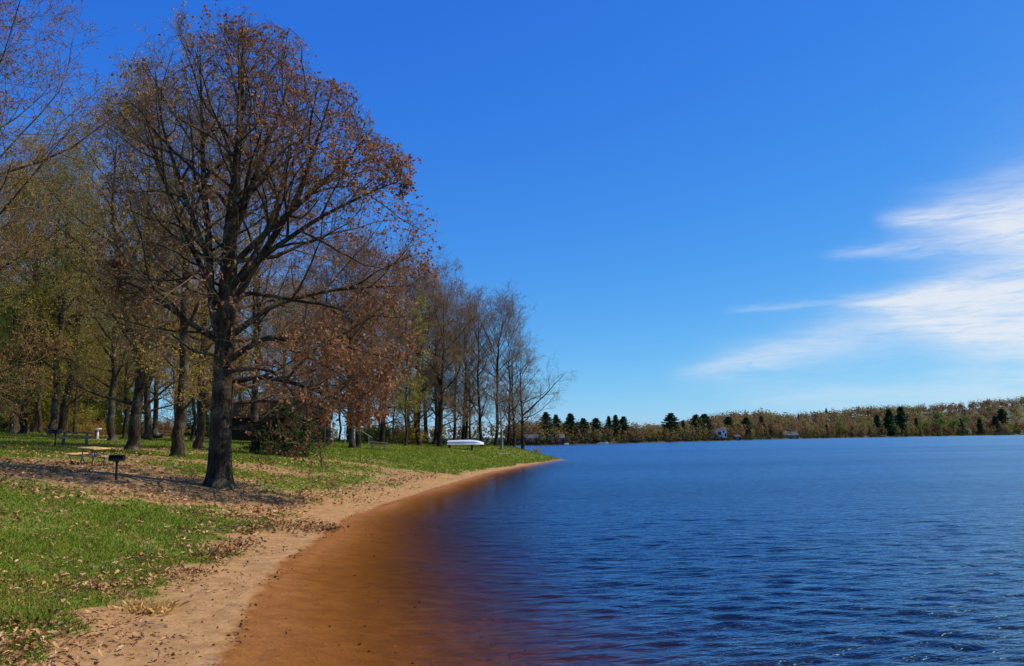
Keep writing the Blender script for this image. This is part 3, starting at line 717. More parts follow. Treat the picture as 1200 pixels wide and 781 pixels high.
for px in np.concatenate([np.linspace(-110, 150, 22), np.linspace(215, 500, 17)]):
    px = px + g.uniform(-6, 6); dp = g.uniform(116, 150) if px < 200 else g.uniform(116, 142)
    var = [V_THIN, V_TALL, V_OPEN, V_THIN][k % 4]
    lf_ = (['yellow', 'green', 'yellow', 'olive', 'green'] if px < 140 else ['russet', 'olive', 'red'])[k % (5 if px < 140 else 3)]
    T_('hardwood_tree', var, px, dp, g.uniform(.8, 1.02) * (1.3 if px < 200 else 1.0), lf_, place_words(LEAFW[lf_] + ' slender back row tree', px), g.uniform(0, 6.28), 'back rows of the wood')
    k += 1
for px, dp, h, lf_ in [(-20, 128, 1.1, 'yellow'), (4, 112, 1.2, 'green'), (30, 118, 1.15, 'yellow'), (47, 122, 1.2, 'green'), (68, 116, 1.1, 'yellow'), (86, 126, 1.15, 'green'),
                       (104, 130, 1.1, 'yellow'), (118, 124, .9, 'green'), (-55, 124, 1.2, 'yellow'), (232, 120, .9, 'green'), (148, 128, .9, 'green'), (268, 124, .9, 'yellow')]:
    T_('young_tree', V_YOUNG, px, dp, h, lf_, place_words(LEAFW[lf_] + ' leafing young tree', px), px * .7, 'young trees leafing in the wood')
# undergrowth along the back edge of the lawn
def shrub_mesh(seed, n, h, rw, lsize, name='foliage'):
    g = np.random.default_rng(seed)
    P = np.zeros((26, 3)); P[:, :2] = g.normal(0, rw * .25, (26, 2))
    D = nrm(np.column_stack([g.normal(0, .5, 26), g.normal(0, .5, 26), np.ones(26)]))
    p1, r1 = grow(P, D, g.uniform(.6, 1.0, 26) * h, np.full(26, .022), np.full(26, .006), 6, .16, .02, g)
    P, D, rp, t = spawn(p1, r1, 8, .2, 1, 25, 60, g); l2 = g.uniform(.2, .45, len(P)) * h * .6
    p2, r2 = grow(P, D, l2, np.full(len(P), .009), np.full(len(P), .004), 4, .2, .02, g)
    stem = MB().raw(*tubes(p1, r1, 4)).raw(*tubes(p2, r2, 3)).mesh('stem', TWIG)
    i = g.integers(0, len(p2), n); kk = g.integers(1, 5, n)
    V, T, rv = leaves(p2[i, kk] + g.normal(0, .05, (n, 3)), lsize, g)
    return stem, mesh_np(name, V, None, T, BUD['green'], False, None, dict(rnd=rv))
SHR = [shrub_mesh(31, 2600, 3.2, 2.6, .13), shrub_mesh(32, 2200, 2.6, 3.0, .12)]
def shrub(px, dp, s, leaf, label, group=None, i=0, p=None):
    p = at(px, dp) if p is None else p
    r = link('shrub', None, loc=p, rz=px, label=label, cat='shrub', group=group); r.scale = (s, s, s * .85)
    link('stem', SHR[i % 2][0], r); link('foliage', SHR[i % 2][1], r, mat=BUD[leaf] if isinstance(leaf, str) else leaf)
for i, px in enumerate(np.concatenate([np.linspace(-70, 150, 22), np.linspace(168, 262, 8), np.linspace(425, 480, 5)])):
    shrub(px, 112 + (i * 37 % 17), .8 + (i * 29 % 10) / 16, (lw := ['yellow', 'green', 'olive', 'russet', 'olive'][i % 5]), place_words('low ' + LEAFW[lw] + ' shrub', px), 'undergrowth shrubs behind the lawn', i)
shrub(628, 119, .34, 'olive', 'low brown bush at the grassy tip of the point', None, 0)

# low spruce beside the big oak
def spruce():
    g = np.random.default_rng(77); H = 3.9
    st = MB(); pts = np.array([[[0, 0, -.2], [.05, 0, 1.2], [.1, .05, 2.6], [.15, 0, H]]]); rr = np.array([[.15, .12, .07, .01]])
    st.raw(*tubes(pts, rr, 8))
    n = 120; z = g.uniform(.05, 1, n) ** .9 * H * .97; az_ = g.uniform(0, 6.28, n)
    L = np.interp(z / H, [0, .18, .5, .8, 1], [2.5, 2.8, 2.2, 1.2, .15]) * g.uniform(.65, 1.12, n)
    D = np.stack([np.cos(az_), np.sin(az_), np.full(n, -.03)], -1)
    P = np.stack([np.zeros(n) + .1, np.zeros(n), z], -1)
    p1, r1 = grow(P, nrm(D), L, np.full(n, .03), np.full(n, .006), 7, .07, -.03, g)
    st.raw(*tubes(p1, r1, 4))
    P, D, rp, t = spawn(p1, r1, 14, .2, 1, 30, 60, g, .75)
    l2 = np.repeat(L, 14) * .24 * g.uniform(.6, 1.2, len(P)) + .1
    p2, r2 = grow(P, D, l2, np.full(len(P), .008), np.full(len(P), .003), 3, .12, -.05, g)
    m = 18000; i = g.integers(0, len(p2), m); k = g.integers(0, 4, m)
    V, T, rv = leaves(p2[i, k] + g.normal(0, .03, (m, 3)), .12, g, .3, .1)
    return st.mesh('trunk', BARK2, True), mesh_np('needles', V, None, T, NEEDLE, False, None, dict(rnd=rv))
SP = spruce(); p = hit(331, 534)
r = link('spruce_tree', None, loc=p, label='low spreading dark green spruce in front of the dark cabin', cat='tree'); r.rotation_euler = (0, 0, .4); r.scale = (1.1, 1.1, 1.1)
link('trunk', SP[0], r); link('crown', SP[1], r)

# ------------------------------------------------------------------ park furniture
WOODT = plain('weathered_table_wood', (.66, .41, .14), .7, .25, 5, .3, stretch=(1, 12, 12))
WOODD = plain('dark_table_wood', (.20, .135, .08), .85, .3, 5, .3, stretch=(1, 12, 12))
STEEL = plain('galvanised_pipe', (.20, .21, .21), .5, .2, 8, 0, .6)
BLACK = plain('black_grill_steel', (.012, .011, .010), .65, .3, 9, .2)
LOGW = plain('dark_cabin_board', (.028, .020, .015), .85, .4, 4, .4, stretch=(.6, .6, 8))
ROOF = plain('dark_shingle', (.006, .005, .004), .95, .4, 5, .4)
WHITE = plain('white_boat_paint', (.80, .82, .84), .35, .04, 2)
GREYW = plain('grey_post_wood', (.26, .24, .21), .85, .25, 6, .3, stretch=(6, 6, 1))
RACK = plain('dark_rack_wood', (.035, .028, .022), .85, .3, 6, .3)
CONC = plain('tan_pad_concrete', (.46, .36, .22), .9, .15, 5, .2)
ENAMEL = plain('white_enamel', (.80, .79, .76), .35, .05, 5)
RUST = plain('rusty_iron', (.16, .062, .035), .8, .4, 12, .2)
GLASSD = plain('dark_window_glass', (.02, .022, .025), .4, .2, 2)

def plank_mesh(L, wdt, th, mat): return MB().box((0, 0, 0), (L, wdt, th), bev=.012).mesh('plank', mat)
def picnic_table(loc, rz, wood, label, group=None, sc_=1.0):
    t = link('picnic_table', None, loc=loc, rz=rz, label=label, cat='picnic table', group=group); t.scale = (sc_,) * 3
    e = .6; nx = -(gz(loc[0] + e, loc[1]) - gz(loc[0] - e, loc[1])) / (2 * e); ny = -(gz(loc[0], loc[1] + e) - gz(loc[0], loc[1] - e)) / (2 * e)
    q = Vector((0, 0, 1)).rotation_difference(Vector((nx, ny, 1)).normalized())
    t.rotation_euler = (q.to_matrix() @ Matrix.Rotation(rz, 3, 'Z')).to_euler()
    pm = plank_mesh(1.85, .142, .055, wood)
    for i in range(5): link('tabletop_plank', pm, t, (0, (i - 2) * .15, .76))
    for s in (-1, 1):
        for i in range(2): link('seat_plank', pm, t, (0, s * (.70 + i * .15), .455))
    for x in (-.62, .62):
        f = MB()
        for s in (-1, 1):
            f.bar((x, s * .22, .72), (x, s * .26, .02), .03)
            f.bar((x, s * .26, .025), (x, s * .62, .025), .024)
            f.bar((x, s * .26, .41), (x, s * .86, .41), .024)
            f.bar((x, s * .82, .43), (x, s * .62, .025), .022)
        f.bar((x, -.33, .718), (x, .33, .718), .022)
        f.bar((x, -.26, .41), (x, .26, .41), .02)
        f.build('leg_frame', STEEL, t, True)
    b = MB(); b.bar((-.62, 0, .41), (0, 0, .70), .016).bar((.62, 0, .41), (0, 0, .70), .016)
    b.build('brace', STEEL, t, True)
    return t
def gloc(px, py): p = hit(px, py); return (p[0], p[1], p[2])
p = gloc(108, 545)
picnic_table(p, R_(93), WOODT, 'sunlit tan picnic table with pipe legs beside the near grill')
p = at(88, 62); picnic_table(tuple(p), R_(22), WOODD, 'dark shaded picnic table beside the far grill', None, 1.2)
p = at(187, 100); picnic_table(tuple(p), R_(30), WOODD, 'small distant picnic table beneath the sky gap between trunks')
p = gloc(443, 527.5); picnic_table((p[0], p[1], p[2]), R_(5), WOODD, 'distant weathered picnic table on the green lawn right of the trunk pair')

def grill(loc, rz, label, s=1.0):
    t = link('pedestal_grill', None, loc=loc, rz=rz, label=label, cat='grill', group='pedestal grills'); t.scale = (s,) * 3
    MB().bar((0, 0, -.1), (0, 0, .72), .045, k=10).bar((0, 0, .66), (0, 0, .74), .045, .10, 10).build('post', BLACK, t, True)
    b = MB(); th = .012
    b.box((0, 0, .755), (.52, .40, th)); b.box((0, .2, .87), (.52, th, .22))
    for s_ in (-1, 1): b.box((s_ * .26, 0, .87), (th, .412, .22))
    b.box((0, -.2, .80), (.52, th, .09)); b.build('firebox', BLACK, t)
    gr = MB()
    for i in range(9): gr.bar((-.25, -.17 + i * .043, .955), (.25, -.17 + i * .043, .955), .007, k=5)
    for x in (-.22, .22): gr.bar((x, -.34, .955), (x, .19, .955), .008, k=5)
    gr.build('grate', BLACK, t)
    for x in (-.22, .22): MB().bar((x, -.34, .955), (x, -.46, .955), .014, k=6).build('handle', STEEL, t)
grill(gloc(136, 563), R_(12), 'black pedestal grill between the near picnic table and the large oak')
p = at(65, 57); grill(tuple(p), R_(-8), 'black pedestal grill left of the dark far picnic table', 1.15)

# drinking fountain
p = gloc(113, 516)
t = link('drinking_fountain', None, loc=p, label='small white drinking fountain post on a tan pad beside a straight trunk', cat='fountain'); t.scale = (1.1,) * 3
MB().box((.25, 0, .03), (1.6, 1.2, .10), bev=.03).build('pad', CONC, t)
MB().bar((.08, 0, .05), (.08, 0, .86), .085, .075, 10).build('column', ENAMEL, t, True)
MB().box((-.10, 0, .45), (.14, .16, .80), bev=.02).build('pipe_box', RUST, t)
mb = MB(); mb.bar((.14, 0, .86), (.14, 0, .90), .08, .24, 14); mb.bar((.14, 0, .90), (.14, 0, .98), .24, .25, 14); mb.build('basin', ENAMEL, t, True)
MB().bar((-.02, 0, .96), (.02, 0, 1.08), .02, .02, 8).bar((.02, 0, 1.08), (.10, 0, 1.08), .018, .014, 8).build('spout', STEEL, t, True)

# dark cabin behind the spruce
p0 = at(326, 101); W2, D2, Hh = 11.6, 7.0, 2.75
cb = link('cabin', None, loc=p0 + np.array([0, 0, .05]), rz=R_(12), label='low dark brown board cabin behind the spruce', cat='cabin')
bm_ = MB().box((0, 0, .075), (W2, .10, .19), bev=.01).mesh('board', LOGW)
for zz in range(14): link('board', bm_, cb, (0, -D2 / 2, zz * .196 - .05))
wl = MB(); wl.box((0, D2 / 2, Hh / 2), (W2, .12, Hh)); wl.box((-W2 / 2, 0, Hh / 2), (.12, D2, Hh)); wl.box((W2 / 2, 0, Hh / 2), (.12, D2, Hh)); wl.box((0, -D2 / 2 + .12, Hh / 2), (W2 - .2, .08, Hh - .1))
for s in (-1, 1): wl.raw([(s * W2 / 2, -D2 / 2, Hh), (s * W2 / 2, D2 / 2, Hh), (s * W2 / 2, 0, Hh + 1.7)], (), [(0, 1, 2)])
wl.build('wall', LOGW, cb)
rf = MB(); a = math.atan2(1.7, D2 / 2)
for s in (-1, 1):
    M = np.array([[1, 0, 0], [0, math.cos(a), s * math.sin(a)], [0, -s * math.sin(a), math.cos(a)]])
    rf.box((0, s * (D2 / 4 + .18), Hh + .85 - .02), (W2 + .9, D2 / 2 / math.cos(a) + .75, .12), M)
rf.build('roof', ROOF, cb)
d_o = MB().box((1.2, -D2 / 2 - .06, 1.03), (.95, .06, 2.05), bev=.01).build('door', RACK, cb); MB().bar((1.55, -D2 / 2 - .14, 1.0), (1.55, -D2 / 2 - .09, 1.0), .04).build('handle', STEEL, d_o)
for x in (-3.6, 4.0):
    wn = MB().box((x, -D2 / 2 - .055, 1.55), (1.1, .05, .8), bev=.01).build('window', RACK, cb); MB().box((x, -D2 / 2 - .085, 1.55), (.95, .02, .66)).build('pane', GLASSD, wn)
# light post at the cabin corner and the railing right of it
p = at(381, 86)
l = link('wooden_post', None, loc=p, label='thin grey post beside the dark trunk at the cabin end', cat='post'); MB().bar((0, 0, -.2), (0, 0, 2.6), .055, .05).build('shaft', GREYW, l); MB().box((0, 0, 2.62), (.15, .15, .05), bev=.02).build('cap', GREYW, l)
fa, fb = at(390, 98), at(432, 100)
fr_ = link('railing', None, loc=fa, label='grey pipe railing between trunks right of the cabin', cat='railing')
dv = fb - fa
for i in range(4):
    q = dv * i / 3; zt = 2.2 if i < 3 else 1.1
    MB().bar((q[0], q[1], q[2] - .2), (q[0], q[1], q[2] + zt), .05).build('post', GREYW, fr_)
q2, q3 = dv * 2 / 3, dv
MB().bar((-.1, 0, 2.15), (q2[0], q2[1], q2[2] + 2.15), .04).build('rail', GREYW, fr_)
MB().bar((q2[0], q2[1], q2[2] + 1.9), (q3[0] + .4, q3[1], q3[2] + .85), .04).build('rail', GREYW, fr_)
MB().bar((0, 0, 1.1), (q2[0], q2[1], q2[2] + 1.1), .03).build('rail', GREYW, fr_)

# overturned boat on a rack
bp = at(545, 107); zb = .62
bo = link('rowboat', None, loc=(bp[0], bp[1], bp[2] + zb), rz=R_(-3), label='white flat bottomed rowboat lying keel up on a low rack', cat='boat')
xs = np.linspace(-2.15, 2.35, 22); sec = []
for x in xs:
    u = (x + 2.15) / 4.5
    hw = .66 * np.interp(u, [0, .5, .8, .93, 1], [.92, 1, .80, .42, .06]); bw = hw * .78
    dpt = .50 * np.interp(u, [0, .08, .62, .8, 1], [.92, 1, 1.05, .95, .40]); z0 = np.interp(u, [0, .6, 1], [0, 0, -.02])
    sec.append([(x, -hw, z0), (x, -hw * 1.0, z0 + .05), (x, -bw - .02, z0 + dpt * .86), (x, -bw + .05, z0 + dpt), (x, 0, z0 + dpt + .03), (x, bw - .05, z0 + dpt), (x, bw + .02, z0 + dpt * .86), (x, hw, z0 + .05), (x, hw, z0)])
S9 = np.array(sec); nS = len(xs); ii = np.arange(nS * 9).reshape(nS, 9)
Qh = np.stack([ii[:-1, :-1], ii[1:, :-1], ii[1:, 1:], ii[:-1, 1:]], -1).reshape(-1, 4)
MB().raw(S9.reshape(-1, 3), Qh).build('hull', WHITE, bo, True)
tr_ = MB(); tv = np.vstack([S9[0] * 1.0, [[xs[0], 0, .2]]]); tr_.raw(tv, (), [(i, i + 1, 9) for i in range(8)]); tr_.build('transom', WHITE, bo)
for s in (-1, 1):
    gp = S9[:, 0 if s < 0 else 8] + np.array([0, s * .015, .02]); MB().raw(*tubes(gp[None], np.full((1, nS), .028), 6)).build('gunwale', WHITE, bo, True)
BAND = plain('grey_boat_band', (.34, .36, .37), .5, .1, 3)
for s in (-1, 1):
    e0, e1 = (1, 2) if s < 0 else (7, 6)
    lo = S9[:-2, e0] * .55 + S9[:-2, e1] * .45; hi = S9[:-2, e0] * .25 + S9[:-2, e1] * .75; off_ = np.array([0, s * .006, .002]); m_ = len(lo)
    MB().raw(np.vstack([lo + off_, hi + off_]), [(i, i + 1, m_ + i + 1, m_ + i) for i in range(m_ - 1)]).build('side_band', BAND, bo, True)
kl = np.column_stack([xs, np.zeros(nS), S9[:, 4, 2] + .02]); MB().raw(*tubes(kl[None], np.full((1, nS), .025), 5)).build('keel', WHITE, bo, True)
for y in (-.3, .3):
    kl = np.column_stack([xs[:-3], np.full(nS - 3, y), S9[:-3, 3, 2] + .02]); MB().raw(*tubes(kl[None], np.full((1, nS - 3), .015), 5)).build('strake', WHITE, bo, True)
rk = link('boat_rack', None, loc=bp, rz=R_(-3), label='dark timber rack under the overturned white boat', cat='rack')
for x in (-1.95, .85):
    for s in (-1, 1): MB().box((x, s * .6, .23), (.14, .12, .66), bev=.01).build('leg', RACK, rk)
    MB().box((x, 0, .59), (.12, 1.5, .06), bev=.01).build('crossbeam', RACK, rk)
MB().box((-.55, -.6, .10), (2.9, .06, .09), bev=.01).build('stringer', RACK, rk)
p = at(526, 108.5)
l = link('wooden_post', None, loc=p, label='grey post standing at the left end of the white boat', cat='post'); MB().box((0, 0, 1.0), (.11, .11, 2.5), bev=.012).build('shaft', GREYW, l); MB().box((0, 0, 2.26), (.15, .15, .03), bev=.01).build('cap', GREYW, l)

# logs
def log(px, py, L, r, rz, label, mat, dp=None, forks=2):
    g = np.random.default_rng(int(px)); p = at(px, dp) if dp else hit(px, py)
    o_ = link('log', None, loc=(p[0], p[1], p[2] + r * .7), rz=rz, label=label, cat='log')
    pts, rr = grow(np.array([[-L / 2, 0, 0]]), np.array([[1.0, 0, 0]]), np.array([L]), np.array([r]), np.array([r * .6]), 9, .05, 0, g)
    mb = MB().raw(*tubes(pts, rr, 10)); n = 10
    mb.raw(np.vstack([pts[0, :1]]), ())
    mb.build('bole', mat, o_, True)
    q, D, rp, t = spawn(pts, rr, forks, .4, .95, 35, 60, g); D[:, 2] = np.abs(D[:, 2])
    b, br = grow(q, D, np.full(len(q), L * .25), rp * .5, rp * .15, 4, .15, .02, g)
    MB().raw(*tubes(b, br, 6)).build('branch_stub', mat, o_, True)
DRIFT = plain('bleached_driftwood', (.40, .28, .17), .9, .3, 5, .4, stretch=(1, 8, 8))
log(175, 0, 2.6, .24, R_(20), 'fallen log lying between two trunks before the sky gap', BARK2, 88)
log(592, 533, 1.9, .14, R_(8), 'pale driftwood log on the grass right of the boat', DRIFT)
p = hit(353, 586)
sp_ = link('sapling', None, loc=p, label='tiny dark sapling on the grass edge above the beach', cat='sapling')
g = np.random.default_rng(3); pp, rr = grow(np.zeros((5, 3)), nrm(g.normal(0, .35, (5, 3)) + [0, 0, 1]), g.uniform(.3, .6, 5), np.full(5, .012), np.full(5, .004), 5, .1, .03, g)
MB().raw(*tubes(pp, rr, 5)).build('stem', TWIG, sp_)
lv = leaves(pp[np.repeat(np.arange(5), 9), np.tile(np.arange(1, 6), 9)] + g.normal(0, .03, (45, 3)), .08, g); link('foliage', mesh_np('foliage', lv[0], None, lv[1], DARKLITTER, False, None, dict(rnd=lv[2])), sp_)

# ------------------------------------------------------------------ turf, fallen leaves, beach debris
g = np.random.default_rng(9)
def scatter(n, dmin, dmax, powr=2.0):
    """points over the near lawn, density falling with distance"""
    u = g.uniform(0, 1, n); r_ = dmin * (dmax / dmin) ** u
    a = np.radians(g.uniform(-36, 4, n)); return np.stack([np.sin(a) * r_, np.cos(a) * r_], -1), r_
P, r_ = scatter(680000, 9.0, 135)
s_ = sdist(P); ok = (s_ > .5)
P, r_, s_ = P[ok], r_[ok], s_[ok]
gm_ = grass_mask(P, s_); dm_ = dirt_mask(P, s_)
ok = g.uniform(0, 1, len(P)) < np.clip((gm_ - .42) * 4, 0, 1) * np.clip((.58 - dm_) * 2.4, .04, .9) * np.clip(vnoise(P, 2.2, 15) * 2.6 - .35, .15, 1)
P, r_ = P[ok], r_[ok]
n = len(P); z = hgt(P); a = g.uniform(0, 6.28, n); hgt_b = g.uniform(.025, .07, n) * (1 + r_ / 60) * (.6 + vnoise(P, .9, 8) * .9); wd = (.004 + .00055 * r_)
lx, ly = g.normal(0, .55, n), g.normal(0, .55, n)
B = np.column_stack([P, z - .005])
V = np.stack([B + np.column_stack([np.cos(a) * wd, np.sin(a) * wd, np.zeros(n)]), B - np.column_stack([np.cos(a) * wd, np.sin(a) * wd, np.zeros(n)]),
              B + np.column_stack([lx * hgt_b, ly * hgt_b, hgt_b])], 1).reshape(-1, 3)
GRASS = leafm('grass_blade', (.085, .160, .008), (.205, .240, .018), (.50, .34, .09), .35)
rv = np.clip(.45 * g.uniform(0, 1.15, n) + .62 * vnoise(P, .6, 13) + .02, 0, 1)
link('grass', mesh_np('grass', V, None, np.arange(3 * n).reshape(-1, 3), GRASS, False, None, dict(rnd=rv)), kind='stuff', label='short green lawn grass beside the beach', cat='grass')
# fallen oak leaves
P, r_ = scatter(110000, 9.0, 75)
s_ = sdist(P); P, s_, r_ = P[s_ > .9], s_[s_ > .9], r_[s_ > .9]
wdt = np.interp(P[:, 1], SW_Y, SW_W)
dens = np.clip(vnoise(P, .45, 31) * 2.6 - 1.05, 0, 1) * .5 + np.clip(vnoise(P, 1.6, 33) * 3 - 1.7, 0, 1) * .5
dens *= np.clip((s_ - .9) / (wdt - .6), 0, 1) ** 2
dens += .60 * np.exp(-((s_ - wdt - .5) / .9) ** 2) * np.clip(vnoise(P, 1.2, 35) * 3 - 1.2, 0, 1)
dens += .16 * dirt_mask(P, s_) * (s_ > wdt)
ok = g.uniform(0, 1, len(P)) < dens * .85; P, r_ = P[ok], r_[ok]
z = hgt(P) + g.uniform(.01, .06, len(P))
nr_ = r_ < 24
V, T, rv = lobed(np.column_stack([P, z])[nr_], (.098 * (1 + r_ / 120))[nr_], g)
V[:, 2] = np.maximum(V[:, 2], np.repeat(z[nr_], 13) - .025)
V2, T2, rv2 = leaves(np.column_stack([P, z])[~nr_], (.125 * (1 + r_ / 120))[~nr_], g, .75)
V2[:, 2] = np.maximum(V2[:, 2], np.repeat(z[~nr_], 4) - .02)
T = np.vstack([T, T2 + len(V)]); V = np.vstack([V, V2]); rv = np.concatenate([rv, rv2])
link('fallen_leaves', mesh_np('fallen_leaves', V, None, T, LITTER, False, None, dict(rnd=rv)), kind='stuff', label='tan fallen oak leaves littering the lawn', cat='leaves')
# dark wrack of wet leaves and twigs on the sand
cl = [(hit(px, py), sx, nn) for px, py, sx, nn in [(372, 621, .7, 260), (350, 616, 1.0, 260), (325, 617, .8, 170), (298, 621, .7, 150), (390, 620, .3, 120), (265, 648, .5, 160), (250, 655, .4, 120), (285, 640, .5, 140), (225, 672, .4, 90),
      (415, 588, 1.2, 90), (440, 581, 1.2, 70), (465, 572, 1.4, 60), (505, 560, 1.8, 60), (128, 690, .3, 50), (30, 735, .3, 60)]]
pts_ = np.vstack([np.column_stack([g.normal(p[0], sx * .55, nn), g.normal(p[1], sx * 1.0, nn)]) for p, sx, nn in cl])
z = hgt(pts_); z += g.uniform(0, .07, len(z))
V, T, rv = lobed(np.column_stack([pts_, z]), .11, g, .8)
link('beach_debris', mesh_np('beach_debris', V, None, T, DARKLITTER, False, None, dict(rnd=rv)), kind='stuff', label='dark wet leaves washed up in drifts on the sand', cat='debris')
# sparse specks on the sand
P, r_ = scatter(40000, 9, 60); s_ = sdist(P); wdt = np.interp(P[:, 1], SW_Y, SW_W)
ok = (s_ > .25) & (s_ < wdt + .3) & (g.uniform(0, 1, len(P)) < .16 * np.clip(vnoise(P, .9, 41) * 3 - 1, 0, 1)); P = P[ok]
V, T, rv = leaves(np.column_stack([P, hgt(P) + .008]), .05, g, .6)
link('sand_litter', mesh_np('sand_litter', V, None, T, DARKLITTER, False, None, dict(rnd=rv)), kind='stuff', label='small dark bits of bark scattered on the sand', cat='debris')
# thin wrack lines along the water's edge and leaves sunk in the shallows
P, r_ = scatter(60000, 9, 70); s_ = sdist(P)
line = np.exp(-((s_ - .30 - .5 * (vnoise(P, .3, 51) - .5)) / .09) ** 2) * .8 + .35 * np.exp(-((s_ - 1.05 - .9 * (vnoise(P, .25, 52) - .5)) / .14) ** 2)
line = line * np.clip(vnoise(P, .8, 53) * 3 - 1.0, 0, 1) + .035 * ((s_ < -.1) & (s_ > -4)) * np.clip(vnoise(P, .5, 54) * 3 - 1.2, 0, 1)
ok = g.uniform(0, 1, len(P)) < line; P = P[ok]
V, T, rv = leaves(np.column_stack([P, hgt(P) + .01]), .065, g, .7)
link('wrack_line', mesh_np('wrack_line', V, None, T, DARKLITTER, False, None, dict(rnd=rv)), kind='stuff', label='thin dark lines of washed up bits along the waterline', cat='debris')
# tuft of dry grass at the turf edge
p = hit(166, 716)
n = 420; o2 = g.normal(0, 1, (n, 2)) * [.24, .13]; a = g.uniform(0, 6.28, n)
B = np.column_stack([o2, np.zeros(n) - .02]); hgt_b = g.uniform(.14, .30, n)[:, None]; D = nrm(np.column_stack([g.normal(.25, .45, n), g.normal(-.2, .45, n), np.full(n, .8)]))
wv = np.column_stack([np.cos(a), np.sin(a), np.zeros(n)]) * .007
V = np.stack([B - wv, B + wv, B + D * hgt_b * .6 + wv * .7, B + D * hgt_b + np.column_stack([D[:, :2] * .06, np.full(n, -.05)])], 1).reshape(-1, 3)
STRAW = leafm('dry_straw', (.46, .27, .07), (.75, .52, .18), None, .3)
i = np.arange(n)[:, None] * 4
tf = link('dry_grass_tuft', None, loc=p, label='straw coloured tuft of dry grass where turf meets sand', cat='grass tuft')
link('blades', mesh_np('blades', V, None, np.stack([i + [0, 1, 2], i + [0, 2, 3]], 1).reshape(-1, 3), STRAW, False, None, dict(rnd=np.repeat(g.uniform(0, 1, n), 2))), tf, kind='stuff')

# ------------------------------------------------------------------ far shore
g = np.random.default_rng(21)
FARL = []
for nm, c1, c2 in [('far_russet', (.135, .070, .026), (.225, .125, .046)), ('far_yellow_green', (.14, .125, .02), (.21, .18, .032)), ('far_green', (.085, .12, .018), (.16, .20, .032)), ('far_grey_brown', (.10, .072, .032), (.16, .11, .05)), ('far_dark_brush', (.022, .022, .010), (.055, .048, .018))]:
    FARL.append(leafm(nm, c1, c2, None, .45))
def far_pts(n, t0, t1, o0, o1):
    t = g.uniform(t0, t1, n); off = g.uniform(0, 1, n) ** 1.0 * (o1 - o0) + o0
    y = np.interp(t, FS_T, FS_D) + off; return np.column_stack([t * y, y]), t, off
BL = [[], [], [], [], []]
for n_, t0, t1, o0, o1 in [(420, .0, .2, 3, 90), (1900, .16, .74, 4, 330), (560, .16, .74, 3, 40), (260, -.75, .0, 4, 60)]:
    P, t, off = far_pts(n_, t0, t1, o0, o1); z = far_z(P)
    kind_n = vnoise(P, .012, 3); ku = g.uniform(0, 1, n_)
    for j in range(n_):
        H = np.interp(t[j], [-.7, .05, .12, .17, .22, .6], [12, 10, 10, 9, 13, 16]) * g.uniform(.7, 1.12) * (.85 if off[j] < 12 else 1)
        kind = 0 if ku[j] < .30 + .45 * (kind_n[j] < .5) else (1 if ku[j] < .42 + .40 * (kind_n[j] > .5) else (2 if ku[j] < .80 and off[j] < 60 else 3))
        BL[kind].append((P[j, 0], P[j, 1], z[j], H, g.uniform(.42, .66) * H * .62, 1 if off[j] < 40 else 0))
P, t, off = far_pts(760, -.3, .74, .3, 5); z = far_z(P)     # low brush along the waterline
for j in range(760): BL[4].append((P[j, 0], P[j, 1], z[j] - .3, g.uniform(1.6, 5.0), g.uniform(1.6, 3.4), 2))
for kd in range(5):
    Ps, sz, rt, nn_ = [], [], [], []
    for (x, y, z, H, rw, near) in BL[kd]:
        m = 112 if near == 1 else (60 if near == 0 else 30)
        d = nrm(g.normal(0, 1, (m, 3))) * (g.uniform(0, 1, (m, 1)) ** .45)
        lump = 1 + .25 * np.sin(d[:, :1] * 5 + x) * np.cos(d[:, 2:] * 4 + y)
        rt.append(np.full(m, g.uniform(0, 1))); nn_.append(d + [0, 0, .35]); c0 = np.array([x, y, z + H * .52]); Ps.append(c0 + d * lump * [rw, rw, H * .5]); sz.append(np.full(m, .085 * H if near == 1 else (.11 * H if near == 0 else .22 * H)))
    Ps = np.vstack(Ps); sz = np.concatenate(sz)
    V, T, rv = cards(Ps, np.vstack(nn_), sz * 1.25, g, .16)
    rv = np.clip(rv * .18 + .82 * np.repeat(np.concatenate(rt), 2), 0, 1)
    nm = ['russet_far_wood', 'yellow_green_far_wood', 'green_far_wood', 'grey_brown_far_wood', 'dark_far_brush'][kd]
    link(nm, mesh_np(nm, V, None, T, FARL[kd], False, None, dict(rnd=rv)), kind='stuff', label=nm.replace('_', ' ').replace(' far wood', ' budding trees of the wooded far shore').replace(' far brush', ' low brush along the far waterline'), cat='forest')
# trunks of the front row
mb = MB()
for kd in range(4):
    for (x, y, z, H, rw, near) in BL[kd]:
        if near == 1: mb.raw(*tubes(np.array([[[x, y, z - .5], [x + g.normal(0, .3), y, z + H * .55]]]), np.array([[.22, .1]]), 4))
mb.build('far_wood_trunks', BARK2, kind='stuff', label='thin trunks along the far shore', cat='forest')

